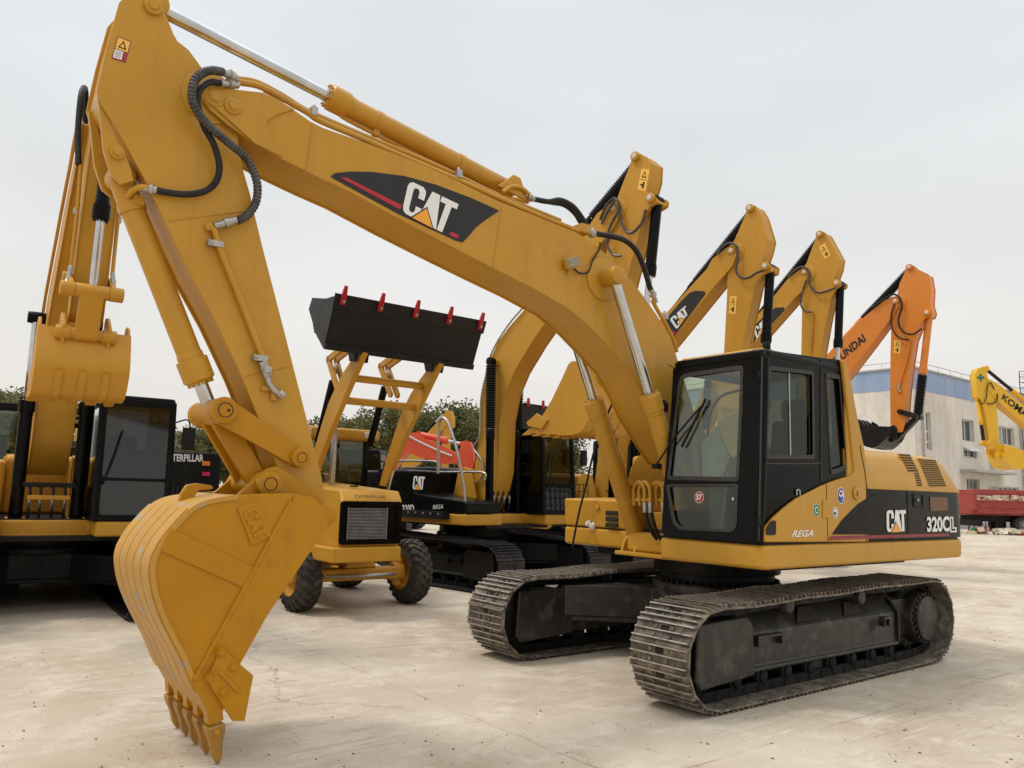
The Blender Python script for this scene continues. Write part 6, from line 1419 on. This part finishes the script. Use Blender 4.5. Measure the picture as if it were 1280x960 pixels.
# ================================================================ building
cB = at_depth(1147, 627, 52); cB.z = 0
BF = Frame(cB.x, cB.y, 38.5)
def bwall():
    m, t, b = mat('grey_stucco'); l = t.links.new
    tc = N(t, 'ShaderNodeTexCoord'); mp = N(t, 'ShaderNodeMapping'); mp.inputs['Scale'].default_value = (1, 1, .35); l(tc.outputs['Object'], mp.inputs[0])
    n = N(t, 'ShaderNodeTexNoise'); n.inputs['Scale'].default_value = .55; n.inputs['Detail'].default_value = 9; n.inputs['Roughness'].default_value = .65; l(mp.outputs[0], n.inputs['Vector'])
    r = N(t, 'ShaderNodeValToRGB'); r.color_ramp.elements[0].position = .32; r.color_ramp.elements[1].position = .62; r.color_ramp.elements[0].color = (.56, .515, .45, 1); r.color_ramp.elements[1].color = (.76, .71, .63, 1); l(n.outputs[0], r.inputs[0])
    n2 = N(t, 'ShaderNodeTexNoise'); n2.inputs['Scale'].default_value = 2.2; n2.inputs['Detail'].default_value = 8; l(tc.outputs['Object'], n2.inputs['Vector'])
    mr = N(t, 'ShaderNodeMapRange'); mr.inputs[1].default_value = .55; mr.inputs[2].default_value = .75; mr.inputs[4].default_value = .5; l(n2.outputs[0], mr.inputs[0])
    mx = N(t, 'ShaderNodeMix', data_type='RGBA'); l(mr.outputs[0], mx.inputs[0]); l(r.outputs[0], mx.inputs[6]); mx.inputs[7].default_value = (.45, .41, .36, 1)
    l(mx.outputs[2], b.inputs['Base Color']); b.inputs['Roughness'].default_value = .9; return m
stucco = bwall()
bluew = varied('blue_paint_band', (.24, .33, .50), (.31, .40, .56), .8, (.7, .9), c3=(.42, .44, .47), dscale=1.1, dpos=(.52, .75), stretch=(1, 1, .3))
trim = varied('concrete_trim', (.40, .385, .36), (.5, .48, .45), 2, (.8, .9))
winf = solid('white_window_frame', (.62, .62, .60), .5); wing = varied('window_glass', (.035, .045, .05), (.09, .10, .10), 1.2, (.08, .2)); curt = varied('curtain', (.32, .32, .30), (.42, .42, .40), 3, (.8, .9))
rW = empty('building', BF, 'grey two storey building with a blue band under its flat roof', 'building')
zr_ = BF.y((1163, 463), 0).z; zb_ = BF.y((1217, 502), 0).z
LX, LYy = 46, 24
# the front wall (local y = 0) is built in strips around the window openings
openings = []
def rect(p_tl, p_br):
    a = BF.y(p_tl, 0); b = BF.y(p_br, 0); return [a.x, b.x, b.z, a.z]
o1 = rect((1157, 515), (1165, 563)); o2 = rect((1202, 523), (1218.5, 553)); o3 = rect((1248, 532), (1268.5, 558)); o4 = rect((1208, 598), (1225, 613)); o5 = rect((1236, 607), (1274, 617)); o6 = rect((1204.5, 561), (1221, 573))
o5[2] = o5[3]-1.3
ops = [o1, o2, o3, o4, o5, o6]
for k in range(1, 4): ops.append([o3[0]+6.5*k, o3[1]+6.5*k, o3[2], o3[3]]); ops.append([o5[0]+7*k+1, o5[1]+7*k, o5[2], o5[3]])
xs = sorted(set([0, LX]+[o[0] for o in ops]+[o[1] for o in ops]))
m = MB()
for xa, xb in zip(xs, xs[1:]):
    cov = sorted([(o[2], o[3]) for o in ops if o[0] <= xa+1e-6 and o[1] >= xb-1e-6]); z = 0
    for za, zb2 in cov+[(zb_, zb_)]:
        if za > z: m.bb(xa, xb, 0, .35, z, za)
        z = max(z, zb2)
m.bb(0, .35, .35, LYy, 0, zb_); m.bb(LX-.35, LX, .35, LYy, 0, zb_); m.bb(0, LX, LYy, LYy+.35, 0, zb_)
m.build('wall', stucco, rW)
m = MB(); m.bb(-.02, LX, -.02, LYy+.3, zb_, zr_-.12); m.build('blue_band', bluew, rW)
m = MB(); m.bb(-.12, LX+.1, -.12, LYy+.4, zr_-.12, zr_); m.build('roof', trim, rW, bevel=.02)
m = MB(); m.tube([(-.05, LYy, zr_+.35), (-.05, .0, zr_+.35), (LX, -.05, zr_+.35)], .03, 5, 1)
for k in range(24): m.cyl((k*1.9, -.05, zr_), (k*1.9, -.05, zr_+.35), .02, 5)
for k in range(12): m.cyl((-.05, k*2, zr_), (-.05, k*2, zr_+.35), .02, 5)
m.build('roof_rail', trim, rW)
for i, o in enumerate(ops):
    x0, x1, z0, z1 = o; d = .22 if i != 1 else .3
    m = MB(); m.ring([V((x0, d, z0)), V((x1, d, z0)), V((x1, d, z1)), V((x0, d, z1))], [V((x0+.09, d, z0+.09)), V((x1-.09, d, z0+.09)), V((x1-.09, d, z1-.09)), V((x0+.09, d, z1-.09))], (0, -.06, 0))
    nd = {0: 0, 1: 1, 2: 2, 3: 2, 4: 5, 5: 1}.get(i, 2)
    for k in range(nd): x = x0+(x1-x0)*(k+1)/(nd+1); m.bb(x-.05, x+.05, d-.05, d, z0+.09, z1-.09)
    if i == 0: m.bb(x0+.09, x1-.09, d-.05, d, (z0+z1)/2-.08, (z0+z1)/2+.08); m.bb(x0+.09, x1-.09, d-.05, d, z0+.5, z0+.65)
    if i == 3:
        for k in range(6): x = x0+(x1-x0)*(k+.5)/6; m.bb(x-.015, x+.015, .05, .07, z0, z1)
    w_ = m.build('window', winf if i != 3 else trim, rW)
    m = MB(); m.bb(x0, x1, d+.005, d+.02, z0, z1); m.build('pane', wing, w_)
    if i in (2, 4) or i > 5:
        m = MB(); m.bb(x0+.12, x0+(x1-x0)*.42, d+.001, d+.004, z0+.1, z1-.1); m.build('curtain', curt, w_)
# canopy, awning, pipes, ladder
a = BF.y((1200, 588), 0); b = BF.y((1252, 589), 0); m = MB(); m.bb(a.x, b.x, -1.1, 0, a.z-.1, a.z+.1); m.build('door_canopy', trim, rW, bevel=.02)
a = BF.y((1204, 559), 0); b = BF.y((1222, 560), 0); m = MB(); m.slab([(a.x, 0, a.z), (b.x, 0, a.z), (b.x, -.5, a.z-.28), (a.x, -.5, a.z-.28)], (0, 0, .06)); m.build('awning', winf, rW)
for px in (1155, 1278):
    q = BF.y((px, 600), 0); m = MB(); m.cyl((q.x, -.12, 0), (q.x, -.12, zb_), .07, 10); m.build('drainpipe', trim, rW)
for px in (1276,):
    q = BF.y((px, 500), 0)
    m = MB()
    for dx in (-.9, .9): m.cyl((q.x+dx, -.3, 2), (q.x+dx, -.3, zr_+1.6), .035, 6)
    for k in range(8): z = zr_-1.5+k*.45; m.tube([(q.x-.9, -.3, z), (q.x-.5, -.9, z), (q.x+.5, -.9, z), (q.x+.9, -.3, z)], .025, 5, 4)
    for k in range(30): z = 2+k*.35; m.cyl((q.x-.4, -.3, z), (q.x+.4, -.3, z), .02, 5)
    m.build('roof_ladder', M['black_m'], rW)
a = BF.y((1190, 660), -.02); m = MB(); m.bb(a.x-2, LX, -1.6, 0, 0, .28); tag(m.build('plinth_step', trim, rW), None, None)
q = BF.y((1240, 580), 0); m = MB(); m.bb(q.x-.35, q.x+.35, -.5, 0, q.z-.15, q.z+.4); m.build('air_conditioner', winf, rW, bevel=.02)

# ---- iron railing beside the truck
g0 = ground(1214, 665); RF = Frame(g0.x, g0.y, 38.5)
m = MB()
rr_ = empty('railing', RF, 'thin rusty iron railing at the foot of the grey building, left of the truck', 'railing')
for k in range(5):
    m = MB(); m.cyl((k*.8-1.6, -.5, 0), (k*.8-1.6, -.5, 1.7 if k in (1, 2) else 1.1), .03, 6); m.build('post', M['maroon'], rr_)
m = MB()
for z in (.15, 1.0): m.cyl((-1.6, -.5, z), (1.6, -.5, z), .025, 6)
for a, b in (((-1.6, .15), (-.8, 1.0)), ((0, .15), (-.8, 1.0)), ((0, 1.0), (.8, .15)), ((1.6, 1.0), (.8, .15))): m.cyl((a[0], -.5, a[1]), (b[0], -.5, b[1]), .018, 5)
m.build('rails', M['maroon'], rr_)

# ---- red truck with dump body
tg = ground(1262, 668.5); TK = Frame(tg.x+.3, tg.y, 8)
rR = empty('truck', TK, 'dull red dump truck parked before the grey building, rubble showing', 'truck')
TP_ = lambda p: TK.y(p, 0)
a = TP_((1222, 644)); b = TP_((1222, 614)); zt_, zb3 = b.z, a.z; x0 = a.x
m = MB(); m.bb(x0, x0+7.5, 0, .08, zb3, zt_-.55); m.bb(x0, x0+7.5, 0, .08, zt_-.12, zt_+.12); m.bb(x0, x0+7.5, 2.3, 2.38, zb3, zt_+.1); m.bb(x0, x0+7.5, 0, 2.3, zb3, zb3+.1); m.bb(x0, x0+.1, .08, 2.3, zb3, zt_)
for k in range(3): m.bb(x0+.02, x0+7.5, -.05, 0, zb3+.12+k*.32, zb3+.22+k*.32)
bd = m.build('dump_body', M['truckred'], rR, bevel=.015)
m = MB(); m.bb(x0-.25, x0, -.02, .5, zt_-1.05, zt_+.1); m.build('tail_gate', M['truckred'], rR, bevel=.02)
m = MB(); rg = random.Random(5)
for k in range(60):
    c = V((x0+.4+rg.random()*6.6, .35+rg.random()*1.7, zt_-.55+rg.random()*.30)); m.box(c, (rg.uniform(.2, .5), rg.uniform(.15, .4), rg.uniform(.08, .3)), Matrix.Rotation(rg.uniform(0, 3), 3, 'Z') @ Matrix.Rotation(rg.uniform(-.4, .4), 3, 'X'))
tag(m.build('rubble_load', M['rubble'], None), 'yellowish rubble and scrap heaped in the red truck body', 'rubble', kind='stuff').matrix_world = Matrix.Translation(TK.o) @ Matrix.Rotation(TK.a, 4, 'Z')
m = MB(); m.bb(x0+.3, x0+9.5, .5, 1.8, zb3-.35, zb3-.02); m.bb(x0+.1, x0+.35, .1, 2.2, zb3-.6, zb3-.25); m.build('chassis', M['black_m'], rR)
for wx in (x0+2.9, x0+4.3, x0+8.9):
    for s, wy in ((-1, .25), (1, 2.1)): wheel(rR, (wx, wy, .52), .52, .34, s, 20, 'grey')
m = MB(); m.xz([(x0+7.9, zb3-.2), (x0+7.9, zt_+.6), (x0+9.3, zt_+.6), (x0+9.9, zb3+.6), (x0+9.9, zb3-.2)], .1, 2.2); m.build('cab', M['truckred'], rR, bevel=.06)
# rubbish on the ground by the truck
g1 = ground(1236, 668); m = MB()
cols = [M['white'], M['redtooth'], M['rubble'], M['green']]
for k in range(46):
    c = g1+V((rg.uniform(-1.2, 2.2), rg.uniform(-.5, .5), .05+rg.random()*.22)); m.box(c, (rg.uniform(.15, .5), rg.uniform(.1, .3), rg.uniform(.08, .25)), Matrix.Rotation(rg.uniform(0, 3), 3, 'Z') @ Matrix.Rotation(rg.uniform(-.6, .6), 3, 'X'), rg.choice((0, 2, 1, 2, 2, 2, 2, 2, 3)))
tag(m.build('rubbish_heap', cols), 'small heap of mixed rubbish on the ground left of the red truck wheels', 'rubbish', kind='stuff')

# ================================================================ trees
def leaf_mat(name, c1, c2, c3):
    m, t, b = mat(name); l = t.links.new
    oi = N(t, 'ShaderNodeNewGeometry'); r = N(t, 'ShaderNodeValToRGB'); e = r.color_ramp.elements; e[0].color = (*c1, 1); e[1].color = (*c3, 1); k = e.new(.5); k.color = (*c2, 1)
    l(oi.outputs['Random Per Island'], r.inputs[0]); l(r.outputs[0], b.inputs['Base Color']); b.inputs['Roughness'].default_value = .6; b.inputs['Specular IOR Level'].default_value = .2
    tl = N(t, 'ShaderNodeBsdfTranslucent'); l(r.outputs[0], tl.inputs[0]); mx = N(t, 'ShaderNodeMixShader'); mx.inputs[0].default_value = .38; o = t.nodes['Material Output']; l(b.outputs[0], mx.inputs[1]); l(tl.outputs[0], mx.inputs[2]); l(mx.outputs[0], o.inputs[0]); return m
lm = [leaf_mat('leaves_olive', (.115, .118, .042), (.165, .163, .062), (.225, .205, .085)), leaf_mat('leaves_dark', (.095, .104, .04), (.135, .14, .055), (.19, .175, .07))]
bark = varied('bark', (.06, .045, .032), (.10, .08, .06), 8, (.8, .95), bump=.3)
def tree_meshes(seed, h, w, mt):
    rg = random.Random(seed)
    tk = MB(); tk.lathe((0, 0, 0), (rg.uniform(-.2, .2), 0, h*.55), [(0, .20), (.1, .15), (.6, .10), (1, .05)], 10)
    cl = []
    for k in range(46):
        a = rg.uniform(0, 2*pi); r = w*.5*sqrt(rg.random()); z = h*(.34+.60*rg.random()); r *= (1-((z/h-.55)/.62)**2*.8)
        c = V((r*cos(a), r*sin(a), z)); cl.append((c, rg.uniform(.6, 1.1)))
        if k < 14: tk.tube([(0, 0, h*rg.uniform(.2, .45)), c*.5+V((0, 0, h*.25)), c], .035, 5, 3)
    lf = MB()
    for c, R_ in cl:
        for i in range(260):
            d = V((rg.gauss(0, 1), rg.gauss(0, 1), rg.gauss(0, .8))).normalized()*R_*rg.uniform(.45, 1.08); p = c+d
            s = rg.uniform(.05, .095); u = V((rg.gauss(0, 1), rg.gauss(0, 1), rg.gauss(0, .6))).normalized(); v = u.cross(V((rg.gauss(0, 1), rg.gauss(0, 1), rg.gauss(0, 1)))).normalized()
            b = lf.add([p-u*s*1.5, p+v*s, p+u*s*1.5, p-v*s]); lf.face([b, b+1, b+2, b+3])
    return tk, lf, mt
base = []
for i, (sd, h, w) in enumerate(((1, 7.6, 5.6), (2, 6.9, 6.2), (3, 8.2, 5.0))):
    tk, lf, mt = tree_meshes(sd, h, w, lm[i % 2]); o = bpy.data.objects.new('tree', None); COL.objects.link(o); a = tk.build('trunk', bark, o); b = lf.build('crown', mt, o); base.append((o, a, b))
spots = []
for px, top, D, lb in ((445, 517, 58, 'olive green tree behind the loader cab, leftmost of the crowns between its arms'),
    (477, 510, 60, 'olive green tree behind the right arm of the raised loader bucket'), (508, 506, 57, 'olive green tree behind the red orange boom, just right of the loader arm'),
    (537, 509, 61, 'olive green tree behind the small bent yellow arm'), (566, 507, 58, 'olive green tree above the right end of the red orange boom'),
    (592, 511, 60, 'olive green tree touching the left edge of the curved yellow boom'), (620, 515, 57, 'tree hidden behind the curved yellow boom with rubber boots'),
    (655, 512, 60, 'tree behind the cab of the excavator with the grey handrail'), (700, 522, 62, 'tree glimpsed below the tilted yellow bucket'),
    (248, 534, 56, 'tree just right of the black rear with white lettering'), (282, 527, 58, 'tree behind the pin joint above the near bucket'), (305, 520, 60, 'tree hidden behind the near linkage bars'),
    (12, 487, 50, 'dark tree at the left edge above the cut off cab'), (42, 494, 52, 'dark tree left of the small raised bucket'), (-22, 484, 50, 'tree at the extreme left, mostly outside the picture'),
    (420, 516, 62, 'tree behind the near stick and the loader arm'), (225, 534, 62, 'tree behind the black cab mirror at the left')):
    spots.append((px, top, D, lb))
desc = ['green crown between the loader arms', 'olive crown']
k = 0
used = set()
for i, (px, top, D, lb) in enumerate(spots):
    p = at_depth(px, 600, D); zt2 = at_depth(px, top, D).z
    o0, a0, b0 = base[i % 3]
    if i % 3 not in used: o, used = o0, used | {i % 3}
    else:
        o = o0.copy(); COL.objects.link(o)
        for ch in (a0, b0): c = ch.copy(); COL.objects.link(c); c.parent = o
    h = (7.6, 6.9, 8.2)[i % 3]; s = zt2/h; o.location = (p.x, p.y, 0); o.rotation_euler = (0, 0, i*1.7); o.scale = (s, s, s*.98)
    tag(o, lb, 'tree', 'trees in the line behind the yard')
